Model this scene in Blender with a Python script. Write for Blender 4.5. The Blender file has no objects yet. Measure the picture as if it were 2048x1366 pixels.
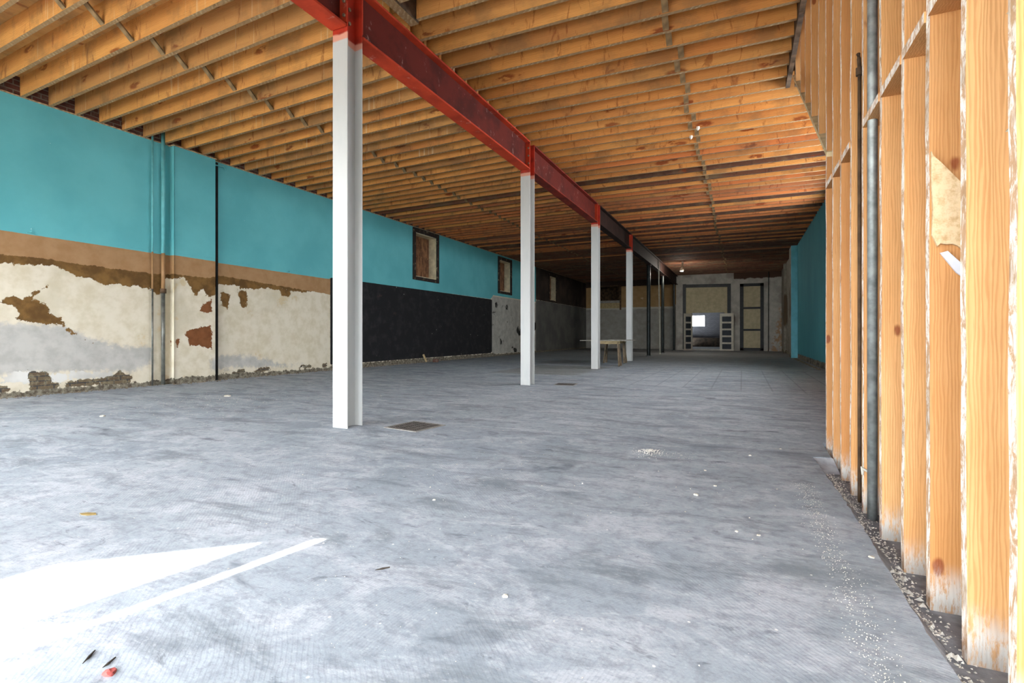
import bpy, bmesh, math, random
import numpy as np
from mathutils import Vector, Matrix
random.seed(7)
C = bpy.context.scene.collection
H = 0.9                                   # camera height in metres; all builders below work in units of H
# ---------------------------------------------------------------- camera
F_PX, VX, VY = 1000.0, 460.0, 669.5
TH = math.atan2(VX, F_PX)
cam = bpy.data.cameras.new('camera'); co = bpy.data.objects.new('camera', cam); C.objects.link(co)
co.location = (0, 0, H); co.rotation_euler = (math.pi/2, 0, TH)
cam.sensor_width = 36; cam.lens = F_PX/2048*36; cam.shift_y = -(683-VY)/2048; cam.clip_start = .02; cam.clip_end = 300
bpy.context.scene.camera = co
# ---------------------------------------------------------------- world, sun, exposure
w = bpy.data.worlds.new('sky'); bpy.context.scene.world = w; w.use_nodes = True
bg = w.node_tree.nodes['Background']; bg.inputs[0].default_value = (.90, .95, 1.0, 1); bg.inputs[1].default_value = 13.0
sun = bpy.data.lights.new('sun', 'SUN'); sun.energy = 16; sun.angle = math.radians(.6); sun.color = (1, .95, .86)
so = bpy.data.objects.new('sun', sun); C.objects.link(so)
so.rotation_euler = Vector((-.19*.84, -.98*.84, 1)).to_track_quat('Z', 'Y').to_euler()
vs = bpy.context.scene.view_settings
vs.view_transform = 'Standard'; vs.look = 'None'; vs.gamma = 1; vs.exposure = 0.92
try: bpy.context.scene.cycles.max_bounces = 10; bpy.context.scene.cycles.diffuse_bounces = 8
except Exception: pass
def portal(loc, rot, sx, sy):             # sky light portal filling a modelled opening
    l = bpy.data.lights.new('sky_portal', 'AREA'); l.shape = 'RECTANGLE'; l.size = sx*H; l.size_y = sy*H
    l.cycles.is_portal = True
    o = bpy.data.objects.new('sky_portal', l); C.objects.link(o)
    o.location = (loc[0]*H, loc[1]*H, loc[2]*H); o.rotation_euler = rot
R90 = math.pi/2
portal((-7.4, -1.55, 2.0), (R90, 0, math.pi), 6.2, 2.8)
portal((2.35, 11.2, 3.8), (R90, 0, R90), 10.2, 1.6)
portal((-.05, -1.55, 1.35), (R90, 0, math.pi), 3.4, 2.8)
portal((-2.8, -1.55, 2.3), (R90, 0, math.pi), 1.4, 4.4)

# ---------------------------------------------------------------- shader helpers
def col(h):
    h = h.lstrip('#'); v = [int(h[i:i+2], 16)/255 for i in (0, 2, 4)]
    return tuple((c/12.92 if c <= .04045 else ((c+.055)/1.055)**2.4) for c in v) + (1,)
class NT:
    def __init__(s, name, rough=.8, metal=0, spec=.3):
        s.m = bpy.data.materials.new(name); s.m.use_nodes = True; s.t = s.m.node_tree; s.n = s.t.nodes
        s.b = s.n['Principled BSDF']; s.b.inputs['Roughness'].default_value = rough
        s.b.inputs['Metallic'].default_value = metal; s.b.inputs['Specular IOR Level'].default_value = spec
    def new(s, ty, **k):
        n = s.n.new(ty)
        for a, b in k.items(): setattr(n, a, b)
        return n
    def put(s, sock, v):
        if isinstance(v, bpy.types.NodeSocket): s.t.links.new(v, sock)
        elif isinstance(v, (tuple, list)) and len(v) == 3 and sock.type == 'RGBA': sock.default_value = tuple(v)+(1,)
        else: sock.default_value = v
    def obj(s): return s.new('ShaderNodeTexCoord').outputs['Object']
    def wor(s): return s.new('ShaderNodeNewGeometry').outputs['Position']
    def rnd(s): return s.new('ShaderNodeObjectInfo').outputs['Random']
    def attr(s, a): return s.new('ShaderNodeAttribute', attribute_name=a).outputs['Fac']
    def scale(s, v, sc, off=None):
        n = s.new('ShaderNodeMapping'); s.put(n.inputs[0], v); n.inputs['Scale'].default_value = sc
        if off is not None: s.put(n.inputs['Location'], off)
        return n.outputs[0]
    def noise(s, v, sc=1, det=4, ro=.55, dist=0):
        n = s.new('ShaderNodeTexNoise'); s.put(n.inputs['Vector'], v); n.inputs['Scale'].default_value = sc
        n.inputs['Detail'].default_value = det; n.inputs['Roughness'].default_value = ro; n.inputs['Distortion'].default_value = dist
        return n.outputs['Fac']
    def vor(s, v, sc=1, feat='F1', out='Distance'):
        n = s.new('ShaderNodeTexVoronoi', feature=feat); s.put(n.inputs['Vector'], v); n.inputs['Scale'].default_value = sc
        return n.outputs[out]
    def wave(s, v, sc=1, dist=0, det=2, ds=1, d='X', ty='BANDS'):
        n = s.new('ShaderNodeTexWave', wave_type=ty); s.put(n.inputs['Vector'], v)
        if ty == 'BANDS': n.bands_direction = d
        else: n.rings_direction = d
        n.inputs['Scale'].default_value = sc; n.inputs['Distortion'].default_value = dist; n.inputs['Detail'].default_value = det
        n.inputs['Detail Scale'].default_value = ds
        return n.outputs['Fac']
    def math(s, op, a, b=0, c=0):
        n = s.new('ShaderNodeMath', operation=op)
        for i, v in enumerate((a, b, c)): s.put(n.inputs[i], v)
        return n.outputs[0]
    def step(s, v, a, b, lo=0, hi=1):
        n = s.new('ShaderNodeMapRange', interpolation_type='SMOOTHSTEP'); s.put(n.inputs[0], v)
        n.inputs[1].default_value = a; n.inputs[2].default_value = b; n.inputs[3].default_value = lo; n.inputs[4].default_value = hi
        return n.outputs[0]
    def mix(s, f, a, b, mode='MIX'):
        n = s.new('ShaderNodeMix', data_type='RGBA', blend_type=mode)
        s.put(n.inputs[0], f); s.put(n.inputs[6], a); s.put(n.inputs[7], b); return n.outputs[2]
    def sep(s, v):
        n = s.new('ShaderNodeSeparateXYZ'); s.put(n.inputs[0], v); return n.outputs
    def comb(s, x=0, y=0, z=0):
        n = s.new('ShaderNodeCombineXYZ'); s.put(n.inputs[0], x); s.put(n.inputs[1], y); s.put(n.inputs[2], z); return n.outputs[0]
    def addv(s, a, b):
        n = s.new('ShaderNodeVectorMath', operation='ADD'); s.put(n.inputs[0], a); s.put(n.inputs[1], b); return n.outputs[0]
    def bump(s, h, st=.3, d=.01):
        n = s.new('ShaderNodeBump'); n.inputs['Strength'].default_value = st; n.inputs['Distance'].default_value = d
        s.put(n.inputs['Height'], h); s.t.links.new(n.outputs[0], s.b.inputs['Normal'])
    def done(s, c): s.put(s.b.inputs['Base Color'], c); return s.m

def plain(name, c, rough=.7, metal=0, var=.25, sc=6, bump=0):
    t = NT(name, rough, metal); v = t.obj(); n = t.noise(v, sc, 6)
    base = col(c); dk = tuple(x*(1-var) for x in base[:3]); lt = tuple(min(1, x*(1+var)) for x in base[:3])
    c_ = t.mix(t.step(n, .3, .7), dk, lt)
    if bump: t.bump(n, bump)
    return t.done(c_)

def wood(name, tones, axis, knots=.5, grime=.0, dust=None, sc=1.0, drips=False, scars=.6):
    """sawn timber: grain along 'axis', per-board tone, knots, streaks"""
    t = NT(name, .62); o = t.obj(); r = t.rnd()
    off = t.comb(t.math('MULTIPLY', r, 91.7), t.math('MULTIPLY', r, 37.3), t.math('MULTIPLY', r, 53.1))
    p = t.addv(o, off)
    k = {'X': (.5, 9, 9), 'Y': (9, .5, 9), 'Z': (9, 9, .5)}[axis]
    k2 = {'X': (.9, 5, 5), 'Y': (5, .9, 5), 'Z': (5, 5, .9)}[axis]
    kk = {'X': (1.1, 3.2, 3.2), 'Y': (3.2, 1.1, 3.2), 'Z': (3.2, 3.2, 1.1)}[axis]
    g0 = t.noise(t.scale(p, k), 3*sc, 6, .6, .6)
    gw = t.wave(t.scale(p, {'X': (.1, 1, 1), 'Y': (1, .1, 1), 'Z': (1, 1, .1)}[axis]), 24*sc, 9, 3, 1.1, 'X' if axis == 'Z' else 'Z' if axis == 'X' else 'X')
    g = t.math('ADD', t.math('MULTIPLY', g0, .62), t.math('MULTIPLY', gw, .38))
    big = t.noise(t.scale(p, k2), .8*sc, 3)
    c = t.mix(t.step(big, .3, .7), col(tones[0]), col(tones[1]))
    c = t.mix(t.math('MULTIPLY', t.step(g, .42, .72), .5 if axis != 'Z' else .42), c, col(tones[2]))
    tone = t.math('FRACT', t.math('MULTIPLY', r, 7.31))
    c = t.mix(t.step(tone, .55, 1.0, 0, .55), c, col(tones[3]))
    c = t.mix(t.step(t.math('FRACT', t.math('MULTIPLY', r, 17.9)), .6, 1, 0, .35), c, col(tones[2]))
    rr = t.noise(t.scale(p, kk), 5, 3)
    v = t.vor(t.addv(t.scale(p, kk), t.comb(0, rr, 0)), 1.0*sc)
    kn = t.step(v, .10, .2, min(1, knots*1.5), 0) if axis != 'Z' else t.step(t.vor(t.addv(t.scale(p, (5, 5, 2.6)), t.comb(0, t.math('MULTIPLY', rr, .3), 0)), 1.0), .07, .12, .85, 0)
    c = t.mix(kn, c, col('7a3510'))
    # scattered reddish scars across the grain
    s2 = t.noise(t.scale(p, {'X': (3, .8, .8), 'Y': (.8, 3, .8), 'Z': (.8, .8, 3)}[axis]), 2.1, 5, .7, 1.2)
    c = t.mix(t.step(s2, .57, .67, 0, scars), c, col(tones[4]))
    if grime:
        gr = t.noise(p, 1.6, 5, .65)
        c = t.mix(t.step(gr, .47, .66, 0, min(1, grime*1.5)), c, col('66533c'))
    if drips:
        d = t.noise(t.scale(p, (13, .2, .35)), 1.6, 2, .5); d2 = t.noise(p, .7, 2)
        c = t.mix(t.math('MULTIPLY', t.step(d, .62, .72, 0, .4), t.step(d2, .45, .6)), c, col('dccfae'))
    if dust:
        z = t.sep(t.wor())[2]; dn = t.noise(t.scale(p, (60, 60, 14)), 1, 5, .75); db = t.noise(p, 4, 2)
        h = t.math('SUBTRACT', z, t.math('MULTIPLY', db, .16))
        c = t.mix(t.math('MULTIPLY', t.step(h, -.12, .02, 1, 0), t.step(dn, .38, .56)), c, col(dust))
        c = t.mix(t.step(z, -.09, .12, .4, 0), c, col('8f8678'))
    t.bump(g, .25, .004)
    return t.done(c)

M = {}
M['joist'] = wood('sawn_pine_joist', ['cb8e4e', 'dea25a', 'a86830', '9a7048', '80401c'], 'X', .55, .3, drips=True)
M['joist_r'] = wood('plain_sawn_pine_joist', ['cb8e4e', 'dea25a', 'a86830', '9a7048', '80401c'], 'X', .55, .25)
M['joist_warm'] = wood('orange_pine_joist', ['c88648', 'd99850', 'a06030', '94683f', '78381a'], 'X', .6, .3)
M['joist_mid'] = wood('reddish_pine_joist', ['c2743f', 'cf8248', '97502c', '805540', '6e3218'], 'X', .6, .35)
M['joist_dark'] = wood('smoke_and_shade_joist', ['5e3b28', '7b4a30', '3c2a20', '33261f', '2a1a12'], 'X', .5, .6)  # smoke stain and far-end dimness mixed into one wood colour
def lathface(name, a, b, cdir):
    t = NT(name, .85); o = t.addv(t.obj(), t.comb(t.math('MULTIPLY', t.rnd(), 31), 0, 0))
    wv = t.wave(t.scale(o, (1, 1, 1)), 9, 3.5, 3, 2, 'DIAGONAL') if cdir == 'D' else t.noise(t.scale(o, (30, 30, 9)), 1, 5, .7, 1)
    n = t.noise(o, 22, 5, .7)
    c = t.mix(t.math('MULTIPLY', t.step(wv, .35 if cdir == 'D' else .4, .8 if cdir == 'D' else .55, 0, .45 if cdir == 'D' else 1), t.math('MULTIPLY', t.step(n, .4, .6), t.step(t.noise(o, 2.3, 3), .4, .6)) if cdir == 'D' else t.step(n, .36, .5)), col(a), col(b))
    c = t.mix(t.step(t.noise(o, 5, 4), .5, .7, 0, .6), c, col('9a7a55'))
    t.bump(t.math('ADD', wv, n), .5, .006)
    return t.done(c)
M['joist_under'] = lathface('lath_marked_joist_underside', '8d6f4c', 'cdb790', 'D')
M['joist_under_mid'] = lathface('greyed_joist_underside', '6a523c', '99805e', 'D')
M['joist_under_dark'] = lathface('grimy_shaded_joist_underside', '3d2c21', '6b5340', 'D')
M['stud'] = wood('clean_pine_stud', ['c68f57', 'd2a06a', '9c6532', 'bb7c46', '9a5c2c'], 'Z', .6, .05, dust='c9c6c0', sc=1.3, scars=.0)
M['stud_edge'] = lathface('plaster_crusted_stud_edge', 'c09a76', 'efe8de', 'Z')
M['deck'] = wood('board_sheathing', ['b98547', 'c79457', '8e5f30', '6a4a30', '6a3716'], 'Y', .5, .3)
M['bridge'] = plain('grey_brown_bridging_wood', '7e6647', .85, 0, .35, 9)
M['trimdark'] = plain('blackened_timber', '53402f', .9, 0, .5, 7, .3)
M['plate'] = plain('dusty_plate_timber', 'cdb890', .85, 0, .2, 10, .2)

def steel(name, base, dark, patch, amt, rough=.72):
    t = NT(name, rough, 0, .15); p = t.wor()
    n = t.noise(p, 2.2, 6, .65); n2 = t.noise(t.scale(p, (1, 1.6, 1)), 5, 5, .7)
    c = t.mix(t.step(n, .4, .65, 0, .8), col(base), col(dark))
    c = t.mix(t.step(n2, .6, .72, 0, amt), c, col(patch))
    t.bump(n2, .15, .004)
    return t.done(c)
M['red'] = steel('red_oxide_paint', 'b23c22', '8c2e1c', 'c8a394', .45)
M['redweb'] = steel('dull_maroon_paint', '5c2018', '401813', 'a58078', .6)
M['red2'] = steel('grimy_red_oxide_paint', '7c2a1e', '4a1f19', '9a7a70', .4)
M['sootsteel'] = steel('soot_blackened_steel', '33211c', '1f1613', '5a3a30', .4)
def colpaint():
    t = NT('column_paint_white_and_red', .45); p = t.wor(); z = t.sep(p)[2]
    n = t.noise(t.scale(p, (1, 1, .25)), 12, 5); n3 = t.noise(p, 6, 5)
    white = t.mix(t.step(n, .45, .75, 0, .3), col('b4b5b2'), col('a0a4a6'))
    white = t.mix(t.step(t.vor(t.scale(p, (1, 1, .4)), 3.1), .03, .06, .5, 0), white, col('a9a48e'))
    h = t.math('ADD', z, t.math('MULTIPLY', n3, .05))
    red = t.mix(t.step(n3, .45, .7), col('a8301e'), col('7f261a'))
    c = t.mix(t.step(h, (1+3.17)*H, (1+3.19)*H), white, col('c9907c'))
    c = t.mix(t.step(h, (1+3.235)*H, (1+3.26)*H), c, red)
    return t.done(c)
M['column'] = colpaint()
M['bolt'] = plain('worn_bolt_metal', '7f6a55', .6, .3, .3, 30)
M['galv'] = plain('galvanised_pipe', '8f9391', .5, .45, .35, 14)
M['blackpipe'] = plain('black_iron_pipe', '1d2120', .35, .3, .4, 9)
M['palepole'] = plain('pale_pole_paint', 'b9b5a4', .5, 0, .15, 9)
M['darkpaint'] = plain('charcoal_trim_paint', '25282b', .5, 0, .25, 9)
M['tanpanel'] = plain('tan_board', 'b5aa8c', .8, 0, .12, 5)
M['leafwhite'] = plain('off_white_door_paint', 'c9c4b6', .55, 0, .1, 9)
M['glassdark'] = plain('dark_grey_glass_panel', '343a42', .6, 0, .15, 4)
M['rustboard'] = None
def rust():
    t = NT('rusty_corrugated_sheet', .7); p = t.obj()
    n = t.noise(t.scale(p, (1, 1, .3)), 9, 6, .7)
    c = t.mix(t.step(n, .35, .65), col('5a3a26'), col('a0714c'))
    return t.done(c)
M['rust'] = rust()
M['reveal'] = plain('stained_cream_reveal', 'cbbf9f', .85, 0, .2, 5)
M['burnt'] = None
def burnt():
    t = NT('burnt_window_trim', .8); p = t.wor(); n = t.noise(p, 7, 6, .7)
    c = t.mix(t.step(n, .55, .68), col('2b231e'), col('8b7a63'))
    t.bump(n, .4, .01); return t.done(c)
M['burnt'] = burnt()
def brickdark(name, a, b, mort, sc=1.0):
    t = NT(name, .9); p = t.wor(); s = t.sep(p)
    v = t.comb(t.math('ADD', s[0], s[1]), s[2], 0)
    br = t.new('ShaderNodeTexBrick'); t.put(br.inputs['Vector'], v); br.inputs['Scale'].default_value = 1
    br.inputs['Brick Width'].default_value = .21*sc; br.inputs['Row Height'].default_value = .075*sc; br.inputs['Mortar Size'].default_value = .008
    br.inputs['Color1'].default_value = col(a); br.inputs['Color2'].default_value = col(b); br.inputs['Mortar'].default_value = col(mort)
    n = t.noise(p, 9, 6, .7)
    c = t.mix(t.step(n, .45, .75, 0, .7), br.outputs[0], col(mort))
    t.bump(t.math('SUBTRACT', n, br.outputs['Fac']), .6, .015)
    return t.done(c)
M['brick'] = brickdark('sooty_brick', '4a2c24', '5c352a', '6b6257')
M['brickgrey'] = brickdark('painted_grey_brick', '55565a', '4b4c50', '3d3e42')
M['gravel'] = plain('pale_rubble', 'c4c0b6', .9, 0, .3, 40)
M['litter'] = plain('white_plaster_chip', 'bfbaac', .9, 0, .15, 30)
M['redlitter'] = plain('crumpled_red_scrap', 'b35a55', .8, 0, .2, 30)
M['leaf'] = plain('dry_leaf', '8f7a4a', .8, 0, .3, 30)
M['twig'] = plain('dark_twig', '3a332c', .9, 0, .3, 30)
M['plaster'] = plain('lumpy_plaster_keys', 'b7ab92', .95, 0, .3, 30, .5)
M['fibre'] = None
def fibre():
    t = NT('old_fibreboard', .9); p = t.obj(); n = t.noise(p, 40, 6, .7); n2 = t.noise(p, 7, 4)
    c = t.mix(t.step(n, .4, .7), col('d6bd96'), col('b8976c')); c = t.mix(t.step(n2, .5, .7, 0, .5), c, col('dfcdb0'))
    c = t.mix(t.step(t.vor(p, 9), .07, .09, .9, 0), c, col('6d4a2c'))
    t.bump(n, .3, .004); return t.done(c)
M['fibre'] = fibre()
M['sawwood'] = plain('weathered_trestle_wood', '6e5f4c', .85, 0, .3, 12)
M['sawlight'] = plain('light_trestle_wood', 'a89570', .8, 0, .2, 12)
M['boardtop'] = plain('dusty_board', '8e8a80', .7, 0, .3, 12)
M['grate'] = plain('cast_iron_grate', '4d4844', .7, .4, .35, 20)
M['redwall'] = plain('dark_red_wall_paint', '5a211b', .8, 0, .25, 3)
M['lampshade'] = plain('white_lamp_enamel', 'd9d6cc', .4, 0, .08, 20)
M['porcelain'] = plain('white_porcelain', 'e2ded2', .3, 0, .05, 20)
M['street'] = plain('pavement_concrete', '8d8b86', .9, 0, .15, 2)
M['frontpaint'] = plain('storefront_paint', 'b8b4aa', .7, 0, .1, 3)
M['stair'] = plain('brown_stair_timber', '7b5a36', .8, 0, .3, 6)
M['bag'] = plain('white_tube', 'c9cbd0', .5, 0, .1, 6)

def floor_mat():
    t = NT('dusty_concrete', .82, 0, .25); p = t.wor(); s = t.sep(p)
    n1 = t.noise(p, .55, 6, .62, .5); n2 = t.noise(t.scale(p, (1, 1.7, 1)), 2.4, 7, .68, .8)
    n3 = t.noise(p, 13, 6, .7); n4 = t.noise(t.scale(p, (.6, 1.9, 1)), 1.9, 6, .72, .4)
    c = t.mix(t.step(n1, .3, .7), col('89929a'), col('a3aab0'))
    c = t.mix(t.step(n2, .45, .64, 0, .7), c, col('b7bac0'))
    c = t.mix(t.step(n4, .5, .66, 0, .65), c, col('646b70'))
    c = t.mix(t.step(n3, .45, .7, 0, .5), c, col('676c74'))
    c = t.mix(t.math('MULTIPLY', t.step(t.noise(t.scale(p, (1, 2, 1)), 30, 4, .8), .5, .7, 0, .5), t.step(n2, .35, .6)), c, col('c4c6ca'))
    # dark smears
    n5 = t.noise(t.scale(p, (.9, 2.4, 1)), 1.25, 5, .6, 1.2)
    c = t.mix(t.step(n5, .6, .72, 0, .7), c, col('4c5058'))
    # notched trowel ridges, in arcs, in the front part
    rid = t.wave(t.scale(p, (1, 1, 1)), 30, 5, 2, .35, 'DIAGONAL'); area = t.noise(p, .9, 3)
    rid2 = t.wave(t.addv(p, (-.3, -1.2, 0)), 26, 2.5, 2, .6, 'Z', 'RINGS')
    fr = t.step(s[1], 4.2, 5.0, 1, 0)
    ar = t.math('MULTIPLY', t.step(area, .46, .58), fr)
    r1 = t.math('MULTIPLY', t.step(rid, .55, .85), t.math('MULTIPLY', ar, .14))
    r2 = t.math('MULTIPLY', t.step(rid2, .55, .85), t.math('MULTIPLY', t.step(area, .52, .44), t.math('MULTIPLY', fr, .12)))
    c = t.mix(r1, c, col('6b7080')); c = t.mix(r2, c, col('6b7080'))
    fine = t.noise(t.scale(p, (.8, 1.6, 1)), 42, 5, .8)
    c = t.mix(t.step(fine, .5, .66, 0, .5), c, col('737981')); c = t.mix(t.step(fine, .42, .3, 0, .45), c, col('c6c9ce'))
    dash = t.noise(t.scale(p, (1, 2.2, 1)), 4.2, 5, .75, .8); c = t.mix(t.step(dash, .6, .7, 0, .6), c, col('565b61'))
    # old tile grid further back
    gx = t.math('FRACT', t.math('MULTIPLY', s[0], 2.2)); gy = t.math('FRACT', t.math('MULTIPLY', s[1], 2.2))
    ln = t.math('MAXIMUM', t.step(gx, .93, .96), t.step(gy, .93, .96))
    am = t.math('MULTIPLY', t.step(s[1], 8.6, 9.2), t.math('MULTIPLY', t.step(s[1], 13.5, 14.5, 1, 0), t.step(s[0], -2.6, -2.3)))
    c = t.mix(t.math('MULTIPLY', t.math('MULTIPLY', ln, am), .35), c, col('5a5f62'))
    # brown worn rectangle between the columns
    fx = t.math('ADD', s[0], t.math('MULTIPLY', n2, .5)); fy = t.math('ADD', s[1], t.math('MULTIPLY', n3, .4))
    bx = t.math('MULTIPLY', t.step(fx, -5.3, -5.15), t.step(fx, -3.3, -2.9, 1, 0))
    by = t.math('MULTIPLY', t.step(fy, 10.7, 10.9), t.step(fy, 13.9, 14.3, 1, 0))
    c = t.mix(t.math('MULTIPLY', t.math('MULTIPLY', bx, by), .45), c, col('6e6a58'))
    # darker concrete towards the rear room
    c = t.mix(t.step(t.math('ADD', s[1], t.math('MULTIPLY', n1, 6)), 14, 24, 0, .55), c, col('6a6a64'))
    # paper-white specks
    v = t.vor(p, 9); c = t.mix(t.math('MULTIPLY', t.step(v, .035, .055, .8, 0), t.step(n1, .4, .5)), c, col('e0dfda'))
    t.bump(t.math('ADD', n3, t.math('MULTIPLY', t.math('ADD', r1, r2), .5)), .35, .006)
    return t.done(c)
M['floor'] = floor_mat()
M['subfloor'] = plain('gritty_subfloor', '85868a', .95, 0, .3, 14, .6)
M['edge'] = plain('dusty_floor_edge', '9b9c9f', .9, 0, .2, 14, .4)

def leftwall_mat():
    t = NT('painted_and_peeled_plaster', .8, 0, .25); p = t.wor(); s = t.sep(p)
    nf = t.noise(p, 16, 6, .7); nm = t.noise(p, 5, 5, .6); nl = t.noise(p, 1.3, 4)
    def mask(a, amp=.1, w=.006):
        v = t.math('ADD', t.attr(a), t.math('MULTIPLY', t.math('SUBTRACT', t.math('ADD', t.math('MULTIPLY', nf, .5), t.math('MULTIPLY', nm, .5)), .5), amp))
        return t.step(v, -w, w)
    cream = t.mix(t.step(nm, .35, .7), col('d8cfbb'), col('c9bea4'))
    cream = t.mix(t.step(nl, .52, .68, 0, .5), cream, col('bdb49c'))
    cream = t.mix(t.step(t.noise(p, 2.6, 5, .6), .62, .7, 0, .5), cream, col('c2a878'))
    c = cream
    grey = t.mix(t.step(nm, .35, .7), col('b3b2ae'), col('a09f9c'))
    c = t.mix(t.math('MULTIPLY', mask('grey', .5, .06), .85), c, grey)
    c = t.mix(mask('white', .35), c, t.mix(t.step(nl, .4, .6), col('d7d5cf'), col('bdbab2')))
    olive = t.mix(t.step(nm, .35, .65), col('5d4322'), col('7b5c30'))
    c = t.mix(mask('olive', .32), c, olive)
    c = t.mix(mask('redbrown', .3), c, t.mix(t.step(nm, .35, .65), col('6b4022'), col('7c4e2c')))
    tan = t.mix(t.step(nm, .3, .7), col('9a7650'), col('a6835e'))
    c = t.mix(mask('tan', .14), c, tan)
    blk = t.mix(t.step(nm, .45, .75), col('1c1c1e'), col('2b2a2b')); sp = t.vor(t.scale(p, (1, 1, 1)), 3.3)
    blk = t.mix(t.step(sp, .035, .05, .8, 0), blk, col('b9b5aa'))
    blk = t.mix(t.step(t.noise(p, 1.7, 5, .7), .66, .74, 0, .5), blk, col('4a3a32'))
    c = t.mix(mask('black', .04), c, blk)
    gw = t.mix(t.step(nm, .35, .7), col('a19e95'), col('b8b5ab'))
    gw = t.mix(t.step(nl, .58, .62), gw, col('2a2926'))
    c = t.mix(mask('patchy', .04), c, gw)
    du = t.mix(t.step(nl, .4, .65), col('2f2823'), col('443831'))
    c = t.mix(mask('soot', .05), c, du)
    dg = t.mix(t.step(nl, .35, .65), col('5c5c59'), col('6c6b66'))
    dg = t.mix(t.step(nm, .68, .72, 0, .5), dg, col('8a8882'))
    c = t.mix(mask('darkgrey', .08), c, dg)
    blue = t.mix(t.step(nl, .3, .7), col('5ba9af'), col('66b5ba'))
    blue = t.mix(t.step(sp, .012, .02, .9, 0), blue, col('cfe0de'))
    c = t.mix(mask('blue', .02), c, blue)
    bv = t.comb(s[1], s[2], 0)
    br = t.new('ShaderNodeTexBrick'); t.put(br.inputs['Vector'], bv); br.inputs['Scale'].default_value = 1
    br.inputs['Brick Width'].default_value = .2; br.inputs['Row Height'].default_value = .07; br.inputs['Mortar Size'].default_value = .008
    br.inputs['Color1'].default_value = col('5a4b3a'); br.inputs['Color2'].default_value = col('6e604a'); br.inputs['Mortar'].default_value = col('3b3b3d')
    bc = t.mix(t.step(nf, .45, .7, 0, .8), br.outputs[0], col('8b8269'))
    mb = mask('brick', .28); c = t.mix(mb, c, bc)
    base = t.mix(t.step(nf, .35, .65), col('8a8474'), col('4f463a'))
    c = t.mix(mask('foot', .3), c, base)
    hgt = t.math('ADD', t.math('MULTIPLY', nf, .5), t.math('MULTIPLY', t.math('ADD', mask('tan', .14), t.math('ADD', mask('blue', .02), mask('olive', .3))), .4))
    t.bump(hgt, .35, .008)
    return t.done(c)
M['leftwall'] = leftwall_mat()
def rightwall_mat():
    t = NT('blue_and_bare_plaster', .8); p = t.wor(); s = t.sep(p); n = t.noise(p, 5, 6, .65); nl = t.noise(t.scale(p, (1, 1, .5)), .9, 4)
    blue = t.mix(t.step(nl, .3, .7), col('3f8f9b'), col('4a9ba6'))
    bare = t.mix(t.step(n, .35, .65), col('6f6a60'), col('8c877c')); bare = t.mix(t.step(nl, .55, .62), bare, col('554736'))
    y = t.math('ADD', s[1], t.math('MULTIPLY', n, .12))
    c = t.mix(t.step(y, 24.75*H, 24.85*H), blue, bare)
    c = t.mix(t.step(s[1], 12*H, 12.02*H, 1, 0), c, col('5a211b'))
    h = t.math('ADD', s[2], t.math('MULTIPLY', n, .12))
    ft = t.mix(t.step(t.noise(p, 9, 5), .4, .6), col('8a8271'), col('443c31'))
    c = t.mix(t.step(h, .22, .24, 1, 0), c, ft)
    t.bump(n, .25, .01); return t.done(c)
M['rightwall'] = rightwall_mat()
def backwall_mat():
    t = NT('mottled_grey_plaster', .85); p = t.wor(); s = t.sep(p); n = t.noise(p, 3, 6, .65); nl = t.noise(p, .9, 4)
    c = t.mix(t.step(n, .35, .65), col('a3a098'), col('b8b4ac'))
    c = t.mix(t.step(nl, .55, .66, 0, .7), c, col('8b847c'))
    e = t.math('ADD', s[0], t.math('MULTIPLY', t.math('SUBTRACT', 1.2, s[2]), .25))
    c = t.mix(t.math('MULTIPLY', t.step(t.math('ADD', e, n), 2.0, 2.3), t.step(t.noise(p, 4, 5, .7), .45, .55)), c, col('a08468'))
    c = t.mix(t.math('MULTIPLY', t.step(t.math('ADD', s[2], t.math('MULTIPLY', n, .3)), 4.15, 4.22), t.step(s[0], -.45, -.4)), c, col('4a342a'))
    t.bump(n, .25, .01); return t.done(c)
M['backwall'] = backwall_mat()
def backleft_mat():
    t = NT('tan_over_grey_plaster', .85); p = t.wor(); s = t.sep(p); n = t.noise(p, 3, 6, .65)
    g = t.mix(t.step(n, .35, .65), col('8b8880'), col('9b9890')); tn = t.mix(t.step(n, .3, .7), col('94764f'), col('a4865e'))
    tn = t.mix(t.step(t.noise(p, 2, 5), .68, .72), tn, col('cbb090'))
    h = t.math('ADD', s[2], t.math('MULTIPLY', n, .12))
    c = t.mix(t.step(h, 2.60, 2.62), g, col('b0ab9e')); c = t.mix(t.step(h, 2.72, 2.75), c, tn)
    c = t.mix(t.step(h, 4.08, 4.12), c, col('3a2c24'))
    return t.done(c)
M['backleft'] = backleft_mat()

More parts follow.
